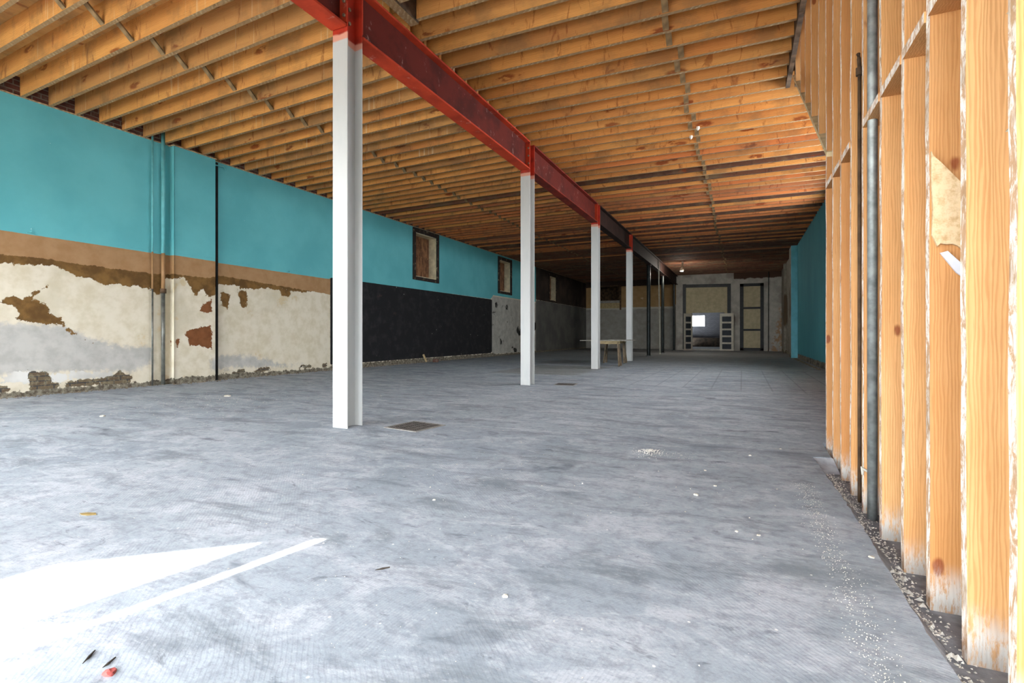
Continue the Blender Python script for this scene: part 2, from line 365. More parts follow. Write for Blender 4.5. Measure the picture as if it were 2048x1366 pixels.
# ---------------------------------------------------------------- mesh helpers (units of H, z above floor)
class MB:
    def __init__(s): s.v = []; s.f = []; s.mi = []
    def quad(s, pts, mi=0):
        b = len(s.v); s.v += [tuple(p) for p in pts]; s.f.append(tuple(range(b, b+len(pts)))); s.mi.append(mi)
    def box(s, a, b, mi=0, faces=None, mat=None):
        """faces: dict of face key (-x,+x,-y,+y,-z,+z) -> material index"""
        x0, y0, z0 = a; x1, y1, z1 = b
        P = [Vector(q) for q in ((x0,y0,z0),(x1,y0,z0),(x1,y1,z0),(x0,y1,z0),(x0,y0,z1),(x1,y0,z1),(x1,y1,z1),(x0,y1,z1))]
        if mat is not None: P = [mat @ q for q in P]
        base = len(s.v); s.v += [tuple(q) for q in P]
        for k, f in (('-z',(0,3,2,1)),('+z',(4,5,6,7)),('-y',(0,1,5,4)),('+x',(1,2,6,5)),('+y',(2,3,7,6)),('-x',(3,0,4,7))):
            s.f.append(tuple(base+i for i in f)); s.mi.append((faces or {}).get(k, mi))
    def bar(s, p, q, w, d, mi=0, up=(0, 0, 1)):
        p = Vector(p); q = Vector(q); ax = (q-p); L = ax.length; ax.normalize(); u = Vector(up)
        if abs(ax.dot(u)) > .98: u = Vector((1, 0, 0))
        sx = ax.cross(u).normalized(); sz = sx.cross(ax).normalized()
        m = Matrix((sx, ax, sz)).transposed().to_4x4(); m.translation = p
        s.box((-w/2, 0, -d/2), (w/2, L, d/2), mi, None, m)
    def tube(s, pts, r, n=14, mi=0, cap=True):
        pts = [Vector(p) for p in pts]; R = r if isinstance(r, (list, tuple)) else [r]*len(pts); rings = []
        for i, p in enumerate(pts):
            a = (pts[min(i+1, len(pts)-1)]-pts[max(i-1, 0)]).normalized(); u = Vector((0, 0, 1)) if abs(a.z) < .9 else Vector((1, 0, 0))
            x = a.cross(u).normalized(); y = a.cross(x).normalized(); b = len(s.v)
            for k in range(n):
                t = 2*math.pi*k/n; s.v.append(tuple(p+(x*math.cos(t)+y*math.sin(t))*R[i]))
            rings.append(b)
        for a, b in zip(rings, rings[1:]):
            for k in range(n): s.f.append((a+k, a+(k+1) % n, b+(k+1) % n, b+k)); s.mi.append(mi)
        if cap:
            s.f.append(tuple(rings[0]+k for k in range(n))[::-1]); s.mi.append(mi); s.f.append(tuple(rings[-1]+k for k in range(n))); s.mi.append(mi)
    def slab(s, poly, axis, a, b, mi=0):
        """extrude a 2D outline between a and b along axis"""
        def pt(u, v, w): return {'x': (w, u, v), 'y': (u, w, v), 'z': (u, v, w)}[axis]
        n = len(poly); base = len(s.v); s.v += [pt(u, v, a) for u, v in poly] + [pt(u, v, b) for u, v in poly]
        s.f.append(tuple(base+i for i in range(n))); s.mi.append(mi); s.f.append(tuple(base+n+i for i in range(n))[::-1]); s.mi.append(mi)
        for i in range(n): j = (i+1) % n; s.f.append((base+i, base+n+i, base+n+j, base+j)); s.mi.append(mi)
    def wall_y(s, y0, y1, xr, zr, holes=(), mi=0):
        """box wall with rectangular holes (x0,x1,z0,z1), between y0 and y1"""
        xs = sorted(set([xr[0], xr[1]]+[v for h in holes for v in h[:2]])); zs = sorted(set([zr[0], zr[1]]+[v for h in holes for v in h[2:]]))
        for a, b in zip(xs, xs[1:]):
            for c, d in zip(zs, zs[1:]):
                if any(h[0] <= (a+b)/2 <= h[1] and h[2] <= (c+d)/2 <= h[3] for h in holes): continue
                s.box((a, y0, c), (b, y1, d), mi)
    def build(s, name, mats, parent=None, loc=(0, 0, 0), rot=0, bevel=0, smooth=False):
        me = bpy.data.meshes.new(name); L = Vector(loc)
        me.from_pydata([tuple(Vector(v)*H) for v in s.v], [], s.f)
        for m in (mats if isinstance(mats, (list, tuple)) else [mats]): me.materials.append(m)
        me.polygons.foreach_set('material_index', s.mi)
        bm = bmesh.new(); bm.from_mesh(me); bmesh.ops.recalc_face_normals(bm, faces=bm.faces); bm.to_mesh(me); bm.free()
        if smooth: me.polygons.foreach_set('use_smooth', [True]*len(me.polygons))
        o = bpy.data.objects.new(name, me); C.objects.link(o); o.location = L*H; o.rotation_euler = (0, 0, rot)
        if parent: o.parent = parent
        if bevel:
            b = o.modifiers.new('bevel', 'BEVEL'); b.width = bevel*H; b.segments = 1; b.limit_method = 'ANGLE'
        return o
def tag(o, label=None, cat=None, group=None, kind=None):
    for k, v in (('label', label), ('category', cat), ('group', group), ('kind', kind)):
        if v: o[k] = v
    return o
def empty(name, loc, rz=0):
    o = bpy.data.objects.new(name, None); C.objects.link(o); o.location = Vector(loc)*H; o.rotation_euler = (0, 0, rz); o.empty_display_size = .1
    return o
def struct(o): o['kind'] = 'structure'; return o
ORD = ['first','second','third','fourth','fifth','sixth','seventh','eighth','ninth','tenth','eleventh','twelfth','thirteenth','fourteenth','fifteenth','sixteenth','seventeenth','eighteenth','nineteenth','twentieth']
CEIL = 4.84; JH = .31; DECK = CEIL+JH
XL, XR, XS = -10.57, 2.17, .68
YB, YBL = 34.2, 36.2
COLS = [4.21, 9.25, 14.38, 19.25]; POSTS = [23.93, 28.5, 33.6]

# ---------------------------------------------------------------- floor and ground
def fpt(u, v):
    c, s = math.cos(TH), math.sin(TH); Z = F_PX/(v-VY); x = (u-1024)/F_PX*Z
    return x*c-Z*s, x*s+Z*c
lip = [fpt(*q) for q in ((1626,914),(1678,986),(1732,1065),(1790,1164),(1844,1251),(1898,1334))]
lip.append((lip[-1][0]+.06, 1.0)); lip.append((lip[-1][0], -1.6)); LY = lip[0][1]
def lipx(y):
    for (x0, y0), (x1, y1) in zip(lip, lip[1:]):
        if y1 <= y <= y0: return x0+(x1-x0)*(y-y0)/(y1-y0)
    return lip[0][0]
rag = []; y = LY
rag.append((.672, 5.38)); rag.append((.66, LY+.04))
while y > -1.6: rag.append((lipx(y)+random.uniform(-.004, .008), y)); y -= .06
rag.append((lipx(-1.59), -1.6))
m = MB()
m.box((XL-.4, -1.6, -.3), (.45, 5.38, 0))
for (x0, y0), (x1, y1) in zip(rag, rag[1:]):
    m.quad([(.45, y0, 0), (x0, y0, 0), (x1, y1, 0), (.45, y1, 0)]); m.quad([(x0, y0, 0), (x0, y0, -.3), (x1, y1, -.3), (x1, y1, 0)])
m.box((XL-.4, 5.38, -.3), (XR+.6, YB, 0)); m.box((XL-.4, YB, -.3), (-3.9, YBL+.4, 0)); m.box((-3.9, YB, -.3), (XR+.6, 46, 0))
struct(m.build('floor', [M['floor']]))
m = MB(); m.box((.40, -1.6, -.4), (XR+.6, 5.38, -.098)); struct(m.build('trim_1', [M['subfloor']]))
m = MB(); sl = []                          # dusty screed slumping from the lip into the gap
m.quad([(lipx(LY)-.004, LY-.003, -.004), (.672, LY+.04, -.004), (.70, LY-.11, -.096), (lipx(LY)+.05, LY-.16, -.096)])
for (x0, y0), (x1, y1) in zip(rag[3:], rag[4:]):
    e0, e1 = x0+.05+.03*math.sin(y0*9), x1+.05+.03*math.sin(y1*9)
    m.quad([(x0-.001, y0, -.012), (x1-.001, y1, -.012), (e1, y1, -.097), (e0, y0, -.097)])
struct(m.build('trim_2', [M['edge']]))
m = MB(); m.box((-60, -60, -.35), (60, -1.6, -.12)); struct(m.build('pavement', [M['street']]))

# ---------------------------------------------------------------- left wall with paint history
def at_left(u, v):                        # pixel of the photo -> (Y, height) on the left wall plane
    c, s = math.cos(TH), math.sin(TH); dx = (u-1024)/F_PX; t = XL/(dx*c-s)
    return ((dx*s+c)*t, 1-(v-VY)/F_PX*t)
def crop4(pts): return [at_left(x/3.795, 440+y/3.795) for x, y in pts]
def crop8(pts): return [at_left(300+x/4.876, 640+y/4.876) for x, y in pts]
def sdf(poly, Y, Z):                      # >0 inside
    P = np.array(poly); Q = np.roll(P, -1, 0); d = np.full(Y.shape, 1e9); ins = np.zeros(Y.shape, bool)
    for (x0, y0), (x1, y1) in zip(P, Q):
        ex, ey = x1-x0, y1-y0; t = np.clip(((Y-x0)*ex+(Z-y0)*ey)/(ex*ex+ey*ey+1e-12), 0, 1)
        d = np.minimum(d, np.hypot(Y-x0-t*ex, Z-y0-t*ey))
        cond = (y0 > Z) != (y1 > Z)
        with np.errstate(divide='ignore', invalid='ignore'): xi = x0+(Z-y0)*ex/np.where(ey == 0, 1e-9, ey)
        ins ^= cond & (Y < xi)
    return np.where(ins, d, -d)
def rect(a, b, c, d): return [(a, c), (b, c), (b, d), (a, d)]
WIN = [(14.72, 16.07, 3.08, 4.66), (21.5, 22.75, 3.1, 4.6), (28.35, 29.5, 3.1, 4.55)]
regions = {}
tanlow = crop4([(0,262),(300,290),(640,342),(1130,405),(1300,415),(1420,430),(1560,440)]) + [at_left(440,551), at_left(560,572), at_left(665,590)]
olilow = crop4([(0,330),(120,325),(240,345),(420,355),(520,385),(600,430),(700,448),(800,492),(880,482),(1000,505),(1130,522),(1200,565),(1240,540),(1250,450),(1310,450),(1360,430),(1410,500),(1430,550),(1460,570),(1500,530),(1550,590)]) + [at_left(a, b) for a, b in ((422,590),(436,566),(470,572),(495,580),(530,576),(600,584),(657,584))]
regions['tan'] = [tanlow + [(10.72, 2.66), (0, 2.66), (0, tanlow[0][1])]]
regions['olive'] = [olilow + [(10.72, 2.66), (0, 2.66), (0, olilow[0][1])],
    crop4([(-60,600),(60,600),(90,570),(180,600),(240,550),(350,500),(385,520),(270,560),(230,600),(350,640),(400,730),(470,740),(500,800),(580,860),(570,875),(520,850),(480,800),(60,760),(150,720),(140,680),(100,650),(0,640),(-60,640)]),
    crop4([(640,905),(700,925),(740,910),(700,930)]), [at_left(a, b) for a, b in ((440,582),(462,590),(455,618),(444,610))], [at_left(a, b) for a, b in ((476,578),(495,585),(492,618),(480,610))],
    [at_left(a, b) for a, b in ((560,580),(578,580),(580,594),(563,592))]]
regions['redbrown'] = [crop4([(1360,870),(1440,820),(1575,800),(1575,985),(1490,960),(1400,950),(1395,900)]), crop4([(1300,900),(1330,905),(1310,965),(1296,950)]), crop4([(1480,680),(1520,640),(1575,600),(1575,700),(1490,695)])]
regions['grey'] = [crop4([(-80,770),(480,800),(650,880),(900,960),(1150,980),(1150,1090),(1020,1150),(500,1150),(0,1180),(-80,1200)]), crop8([(560,350),(1000,350),(1300,440),(1500,420),(1500,440),(560,480)])]
regions['brick'] = [crop4([(210,1135),(300,1150),(390,1165),(390,1225),(445,1230),(445,1285),(230,1300),(215,1200)]), crop4([(500,1230),(600,1210),(770,1200),(770,1250),(630,1265),(500,1265)]), crop4([(770,1205),(850,1190),(900,1140),(1000,1190),(990,1240),(780,1255)]), crop4([(-80,1245),(70,1260),(85,1310),(-80,1320)]),
    crop8([(800,490),(930,475),(940,520),(800,520)]), crop8([(990,500),(1100,460),(1175,458),(1175,490),(1000,520)]), crop8([(1440,450),(1480,430),(1575,440),(1570,460),(1450,475)]), crop8([(1680,430),(1725,415),(1725,455),(1680,470)])]
regions['foot'] = [rect(-3, 40, -.2, .085), rect(6.3, 8.4, -.2, .12), rect(10.7, 21, -.2, .14)]
regions['blue'] = [[(-3, 2.66), (3.77, 2.642), (7.06, 2.6), (10.69, 2.57), (10.69, 2.62), (20.75, 2.655), (20.75, 2.85), (26.2, 2.85), (26.2, 5.2), (-3, 5.2)]]
regions['black'] = [rect(10.69, 20.75, .15, 2.64)]
regions['patchy'] = [rect(20.75, 26.2, .1, 2.8)]
regions['white'] = [crop4([(0,1180),(200,1140),(390,1170),(560,1150),(860,1160),(850,1200),(500,1215),(440,1240),(240,1245),(0,1240)])]
regions['soot'] = [rect(26.2, 40, 2.98, 5.2)]
regions['darkgrey'] = [rect(26.2, 40, -.2, 2.97)]
NAMES = list(regions)
def wall_grid(Yr, Zr, X, step, holes=(), zstep=None):
    zstep = zstep or step
    ys = np.unique(np.round(np.concatenate([np.arange(Yr[0], Yr[1], step), [Yr[1]], [h[i] for h in holes for i in (0, 1)]]), 4))
    zs = np.unique(np.round(np.concatenate([np.arange(Zr[0], Zr[1], zstep), [Zr[1]], [h[i] for h in holes for i in (2, 3)]]), 4))
    Y, Z = np.meshgrid(ys, zs); n = len(ys); f = []
    for j in range(len(zs)-1):
        zc = (zs[j]+zs[j+1])/2
        for i in range(n-1):
            yc = (ys[i]+ys[i+1])/2
            if any(h[0] < yc < h[1] and h[2] < zc < h[3] for h in holes): continue
            f.append((j*n+i, j*n+i+1, (j+1)*n+i+1, (j+1)*n+i))
    return np.stack([np.full(Y.size, X), Y.ravel(), Z.ravel()], 1), f
parts = [wall_grid((-1.6, 12.2), (-.05, CEIL), XL, .06, ()), wall_grid((12.2, YBL+.2), (-.05, CEIL), XL, .14, WIN),
         wall_grid((6.33, 7.2), (-.05, CEIL), XL+.14, .06)]
V = []; Fc = []; b = 0
for v, f in parts: V.append(v); Fc += [tuple(b+i for i in q) for q in f]; b += len(v)
V = np.concatenate(V)
def addq(pts):
    global V
    b = len(V); V = np.concatenate([V, np.array(pts, float)]); return tuple(range(b, b+4))
for y in (6.33, 7.2):                     # sides of the pilaster, in strips so the paint bands carry round
    for k in range(96):
        z0, z1 = -.05+k*(CEIL+.05)/96, -.05+(k+1)*(CEIL+.05)/96
        Fc.append(addq([(XL, y, z0), (XL+.14, y, z0), (XL+.14, y, z1), (XL, y, z1)]))
for k in range(96):                        # rounded plaster bead on the pilaster's near corner
    z0, z1 = -.05+k*(CEIL+.04)/96, -.05+(k+1)*(CEIL+.04)/96
    for q in range(8):
        a0, a1 = math.pi*(-.6+1.4*q/8), math.pi*(-.6+1.4*(q+1)/8)
        pp = [(XL+.135+.035*math.cos(a), 6.345+.035*math.sin(a-math.pi/2)) for a in (a0, a1)]
        Fc.append(addq([(*pp[0], z0), (*pp[1], z0), (*pp[1], z1), (*pp[0], z1)]))
me = bpy.data.meshes.new('wall_left'); me.from_pydata((V*H).tolist(), [], Fc); me.materials.append(M['leftwall'])
for nm in NAMES:
    val = np.full(len(V), -9.)
    for poly in regions[nm]: val = np.maximum(val, sdf(poly, V[:, 1], V[:, 2]))
    if nm == 'tan': val = np.where(V[:, 1] > 10.72, -9, val)
    a = me.attributes.new(nm, 'FLOAT', 'POINT'); a.data.foreach_set('value', val.astype(np.float32))
wl = bpy.data.objects.new('wall_left', me); C.objects.link(wl); struct(wl)
bmx = bmesh.new(); bmx.from_mesh(me); bmesh.ops.recalc_face_normals(bmx, faces=bmx.faces); bmx.to_mesh(me); bmx.free()
# masonry behind the plaster, its exposed brick between the joist ends
m = MB(); ys = sorted([-1.6, YBL+.4]+[v for h in WIN for v in h[:2]])
for a, b_ in zip(ys, ys[1:]):
    h = [q for q in WIN if q[0] <= (a+b_)/2 <= q[1]]
    if h:
        m.box((XL-.62, a, -.3), (XL-.02, b_, h[0][2])); m.box((XL-.62, a, h[0][3]), (XL-.02, b_, CEIL))
    else: m.box((XL-.62, a, -.3), (XL-.02, b_, CEIL))
m.box((XL-.62, -1.6, CEIL), (XL-.005, YBL+.4, DECK+.3))
struct(m.build('wall_masonry', [M['brick']]))
m = MB(); m.box((XL-.02, -1.6, CEIL-.012), (XL+.022, YBL, CEIL+.006)); m.box((XL, 6.3, CEIL-.02), (XL+.16, 7.22, CEIL-.002)); struct(m.build('trim_3', [plain('broken_plaster_edge', 'a58c6c', .9, 0, .5, 20, .5)]))
m = MB(); m.box((XL, 7.3, 0), (XL+.015, 7.35, CEIL-.03)); struct(m.build('crack_shade_strip', [plain('gap_shadow_strip', '1f1d1b', .9, 0, .4, 9)]))  # raised dark strip painting in the shadowed crack beside the pilaster
for i, (a, b_, c, d) in enumerate(WIN):
    w_ = empty(f'window_{i+1}', (XL, (a+b_)/2, c)); struct(w_)
    ox, oy, oz = XL, (a+b_)/2, c
    m = MB(); t_ = .15
    for q in (((.0, a-t_, c-.12), (.05, b_+t_, c)), ((.0, a-t_, d), (.05, b_+t_, d+.15)), ((.0, a-t_, c), (.05, a, d)), ((.0, b_, c), (.05, b_+t_, d))):
        m.box((q[0][0], q[0][1]-oy, q[0][2]-oz), (q[1][0], q[1][1]-oy, q[1][2]-oz))
    m.build('window_trim', [M['burnt']], w_, bevel=.006)
    m = MB()
    for q in (((-.32, a, c), (0, a+.03, d)), ((-.32, b_-.03, c), (0, b_, d)), ((-.32, a, c), (0, b_, c+.03)), ((-.32, a, d-.03), (0, b_, d))):
        m.box((q[0][0], q[0][1]-oy, q[0][2]-oz), (q[1][0], q[1][1]-oy, q[1][2]-oz))
    m.box((-.12, b_-.036-oy, d-.28-oz), (0, b_-.03-oy, d-.26-oz))
    m.build('window_reveal', [M['reveal']], w_)
    m = MB(); n = 90; prev = None                    # corrugated shutter closing the recess
    for k in range(n+1):
        y = a+.03+(b_-a-.06)*k/n-oy; x = -.31+.022*math.sin(k*2*math.pi/6)
        cur = [(x, y, .03), (x, y, d-c-.03)]
        if prev: m.quad([prev[0], cur[0], cur[1], prev[1]])
        prev = cur
    m.box((-.285, a+.05-oy, .78), (-.275, b_-.05-oy, .81))
    m.build('corrugated_shutter', [M['rust']], w_)

# ---------------------------------------------------------------- other walls
def side_wall(x0, x1, yr, zr, holes, mats, name):
    m = MB(); ys = sorted(set([yr[0], yr[1]]+[v for h in holes for v in h[:2]])); zs = sorted(set([zr[0], zr[1]]+[v for h in holes for v in h[2:]]))
    for a, b in zip(ys, ys[1:]):
        for c, d in zip(zs, zs[1:]):
            if any(h[0] <= (a+b)/2 <= h[1] and h[2] <= (c+d)/2 <= h[3] for h in holes): continue
            m.box((x0, a, c), (x1, b, d))
    return m
m = side_wall(XR, XR+.4, (-1.6, YB+.4), (-.3, DECK+.3), [(6.2, 9.2, 3.1, 4.5), (9.6, 12.6, 3.1, 4.5), (13.0, 16.2, 3.1, 4.5)], None, 'wall_right')  # the openings are invented to bring daylight into the middle of the room
m.box((XR-.24, 24.68, 0), (XR, 25.7, CEIL))
m.box((XR-.12, 30.6, 0), (XR, 31.1, CEIL))
struct(m.build('wall_right', [M['rightwall']]))
m = MB(); m.box((XR-.245, 24.6, .001), (XR-.0, 24.68, CEIL-.001)); struct(m.build('trim_4', [plain('front_lit_pilaster_blue', '6fb7c4', .7, 0, .12, 3)]))  # near pilaster face coloured lighter blue, front light painted in
for i, (a, b_) in enumerate(((6.2, 9.2), (9.6, 12.6), (13.0, 16.2))):          # invented side windows, unseen behind the studs, added for mid-room daylight
    m = MB(); fr = .07
    for q in ((a, b_, 3.1, 3.1+fr), (a, b_, 4.5-fr, 4.5), (a, a+fr, 3.1, 4.5), (b_-fr, b_, 3.1, 4.5), ((a+b_)/2-.03, (a+b_)/2+.03, 3.1, 4.5), (a, b_, 3.77, 3.83)):
        m.box((XR+.15, q[0], q[2]), (XR+.22, q[1], q[3]))
    struct(m.build(f'window_{i+4}', [M['leafwhite']]))
# right part of the back wall with its doorway
DW = (-3.30, -.82, .1, 4.03)
m = MB(); m.wall_y(YB, YB+.35, (-3.92, XR+.4), (-.3, DECK+.3), [(-2.97, -1.0, .085, 2.41)])
m.box((1.52, YB-.06, 0), (2.17, YB, CEIL))
struct(m.build('wall_back', [M['backwall']]))
m = MB(); m.wall_y(YBL, YBL+.3, (XL-.4, -3.9), (-.3, DECK+.3), [(-9.55, -8.05, 2.93, 4.5)])
m.box((-4.05, YB+.0, 0), (-3.92, YBL, DECK+.3))
struct(m.build('wall_back_left', [M['backleft']]))
m = MB()
for q in ((-9.66, -9.55, 2.8, 4.6), (-8.05, -7.94, 2.8, 4.6), (-9.66, -7.94, 4.5, 4.6)): m.box((q[0], YBL-.06, q[2]), (q[1], YBL+.02, q[3]))
m.box((-9.55, YBL+.02, 2.93), (-8.05, YBL+.10, 3.32), 1); m.box((-9.55, YBL+.02, 3.32), (-8.05, YBL+.12, 3.5), 2)
struct(m.build('window_7', [M['trimdark'], M['sawlight'], M['boardtop']]))
m = MB(); m.box((XL-.4, YBL+2.2, -.3), (-3.9, YBL+2.5, DECK+.3)); m.box((XL-.4, YBL+.3, DECK), (-3.9, YBL+2.5, DECK+.2)); m.box((XL-.6, YBL+.2, -.3), (XL-.4, YBL+2.5, DECK+.2)); m.box((-4.1, YBL+.3, -.3), (-3.9, YBL+2.2, DECK)); m.box((XL-.4, YBL+.3, -.3), (-3.9, YBL+2.2, -.1)); struct(m.build('wall_far', [M['trimdark']]))
# rear room seen through the doorway
m = MB(); m.wall_y(45, 45.4, (-6.4, 3), (-.3, 5.4), [(-3.93, -2.86, 1.72, 2.62)])
m.box((-6.8, YB+2.3, -.3), (-6.4, 45.4, 5.4)); m.box((3, YB+.35, -.3), (3.4, 45.4, 5.4)); m.box((-6.8, YB+.35, 5.2), (3.4, 45.4, 5.4))
m.box((-6.8, YB+2.3, -.3), (-3.9, YB+2.6, 5.4))
struct(m.build('wall_rear_room', [M['brickgrey']]))
m = MB(); m.box((-4.4, 44.4, -.01), (-.4, 44.99, .75)); struct(m.build('trim_5', [plain('sooty_low_wall', '2a231b', .95, 0, .6, 6, .5)]))
m = MB()
for k in range(1, 5): x = -3.93+1.07*k/5; m.box((x-.012, 45.1, 1.72), (x+.012, 45.13, 2.62))
for z in (2.02, 2.32): m.box((-3.93, 45.1, z-.01), (-2.86, 45.13, z+.01))
struct(m.build('window_8', [M['leafwhite']]))
# large framed opening with tan infill panel
d1 = empty('door_1', (-2.07, YB, 0)); struct(d1); ox = -2.07
m = MB(); y0, y1 = -.05, -.001
m.box((-3.50-ox, y0, .06), (-3.30-ox, y1, 4.28)); m.box((-.84-ox, y0, 2.35), (-.64-ox, y1, 4.2)); m.slab([(-3.5-ox, 4.26), (-3.5-ox, 4.05), (-.64-ox, 4.0), (-.64-ox, 4.2)], 'y', y0-.002, y1)
m.build('door_frame', [M['darkpaint']], d1)
m = MB(); m.box((-3.30-ox, -.022, 2.41), (-.84-ox, -.002, 4.05)); m.box((-3.3-ox, -.022, .06), (-2.97-ox, -.002, 2.41)); m.box((-1.0-ox, -.022, .06), (-.84-ox, -.002, 2.41)); m.build('infill_panel', [M['tanpanel']], d1)
def leaf(name, w_, h_, loc, rz, lab, tilt=0):
    r = empty(name, loc, rz); r.rotation_euler = (tilt, 0, rz); tag(r, lab, 'door', 'five panel doors by the far opening')
    m = MB(); st = w_*.17; n = 5; gap = .11; ph = (h_-.2-.1-(n-1)*gap)/n; zs = [.1+k*(ph+gap) for k in range(n)]
    m.box((-w_/2, -.025, 0), (-w_/2+st, .025, h_)); m.box((w_/2-st, -.025, 0), (w_/2, .025, h_)); z = 0
    for k in range(n): m.box((-w_/2+st, -.025, z), (w_/2-st, .025, zs[k])); z = zs[k]+ph
    m.box((-w_/2+st, -.025, z), (w_/2-st, .025, h_)); m.build('door_stile_frame', [M['leafwhite']], r)
    for k in range(n):
        m = MB(); m.box((-w_/2+st, -.008, zs[k]), (w_/2-st, .008, zs[k]+ph)); m.build('door_panel', [M['glassdark']], r)
    return r
leaf('panel_door', .8, 2.34, (-.87, YB-.14, 0), 0, 'wide white door with five dark panels right of the far opening', .03)
leaf('panel_door', .8, 2.36, (-3.14, YB-.32, 0), math.radians(57), 'narrow looking white five panel door ajar, left of the far opening')
# tall three-light door to the right
d2 = empty('door_2', (.54, YB, 0)); struct(d2); ox = .54
m = MB(); y0, y1 = -.09, -.062; y0, y1 = -.05, -.001
m.box((-.12-ox, y0, .02), (.085-ox, y1, 4.16)); m.box((1.02-ox, y0, .02), (1.2-ox, y1, 4.16)); m.box((-.12-ox, y0, 3.99), (1.2-ox, y1, 4.165)); m.box((-.12-ox, y0, .02), (1.2-ox, y1, .19))
for z in (2.65, 1.3): m.box((.085-ox, y0, z-.06), (1.02-ox, y1, z+.06))
m.build('door_frame', [M['darkpaint']], d2)
for a, b_ in ((.19, 1.24), (1.36, 2.59), (2.71, 3.99)):
    m = MB(); m.box((.085-ox, -.02, a), (1.02-ox, -.002, b_)); m.build('door_panel', [M['tanpanel']], d2)
# storefront behind the camera
m = MB(); m.wall_y(-1.6, -1.4, (XL-.4, XR+.4), (-.3, DECK+.3), [(XL+.2, -4.4, .7, 3.3), (-3.3, -2.1, .2, 4.5), (-1.7, 1.3, .0, 2.7)])
for x in (-8.6, -6.5): m.box((x, -1.55, .7), (x+.12, -1.45, 3.3))
struct(m.build('wall_front', [M['frontpaint']]))
# unseen angled screen added to shape the sun patches on the floor
Dv = Vector((.75, .66, 0)).normalized(); Av = Vector((-2.75, -1.0, 0)); nv = Vector((-.66, .75, 0)).normalized()
kD = Vector((.75, .66, 0)).length
def sc(s_, z, o=0): p = Av+Dv*(s_*kD)+nv*o; return (p.x, p.y, z)
m = MB()
holes = [(-.6, .265, 2.0, 3.08), (.50, .615, 1.9, 3.02), (-.6, .6, .25, 2.0), (.6, .78, .25, 1.6), (.78, .92, .25, 1.35)]
ss = sorted({-.9, 1.3} | {v for h in holes for v in h[:2]}); zs = sorted({-.1, CEIL} | {v for h in holes for v in h[2:]})
for a, b_ in zip(ss, ss[1:]):
    for c, d in zip(zs, zs[1:]):
        if any(h[0] <= (a+b_)/2 <= h[1] and h[2] <= (c+d)/2 <= h[3] for h in holes): continue
        base = len(m.v); m.v += [sc(a, c), sc(b_, c), sc(b_, d), sc(a, d), sc(a, c, .04), sc(b_, c, .04), sc(b_, d, .04), sc(a, d, .04)]
        for f in ((0,1,2,3),(4,5,6,7),(0,1,5,4),(1,2,6,5),(2,3,7,6),(3,0,4,7)): m.f.append(tuple(base+i for i in f)); m.mi.append(0)
e = sc(1.3, 0); m.box((e[0]-.05, -1.4, -.1), (e[0], e[1], CEIL))
struct(m.build('wall_sun_screen', [M['frontpaint']]))

# ---------------------------------------------------------------- ceiling deck
m = MB()
m.box((XL-.4, -1.6, DECK), (.70, YBL+.3, DECK+.1)); m.box((.70, 8.9, DECK), (XR+.4, YB+.3, DECK+.1))
m.box((.6, -1.6, 7.2), (XR+.4, 8.9, 7.3)); m.box((.60, -1.6, DECK+.1), (.615, 8.9, 7.2)); m.box((.6, 8.9, DECK), (XR+.4, 9.0, 7.2)); m.box((XR+.38, -1.6, DECK), (XR+.4, 9, 7.2)); m.box((.6, -1.65, DECK), (XR+.4, -1.6, 7.2))
struct(m.build('ceiling', [M['deck']]))

# ---------------------------------------------------------------- joists
JT = .052
def joist_mesh(L, mats):
    m = MB(); n = 14
    for i in range(n):                     # slightly ragged underside
        a, b = L*i/n, L*(i+1)/n
        m.box((a, 0, 0), (b, JT, JH), 0, {'-z': 1})
    # keep only outer skin
    me = m.build('ceiling_joist', mats)
    return me
def anchor(y):
    marks = [('first white column', COLS[0]), ('second white column', COLS[1]), ('third white column', COLS[2]), ('fourth white column', COLS[3]), ('nearest black post', POSTS[0]), ('middle black post', POSTS[1])]
    prev = None
    for n_, yy in marks:
        if y >= yy: prev = (n_, yy)
    return prev
protoL = {}; protoR = {}
def look(y, r):  # tones darken with depth: partly smoke, partly light falloff painted into the wood
    if y > 17+random.random()*9 or (y > 11 and r < .1): return 'joist_dark', 'joist_under_dark', 'dark smoke-and-shade-toned'
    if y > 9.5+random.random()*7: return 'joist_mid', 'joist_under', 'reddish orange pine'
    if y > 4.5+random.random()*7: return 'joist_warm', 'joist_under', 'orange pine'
    return 'joist', 'joist_under', 'golden orange pine'
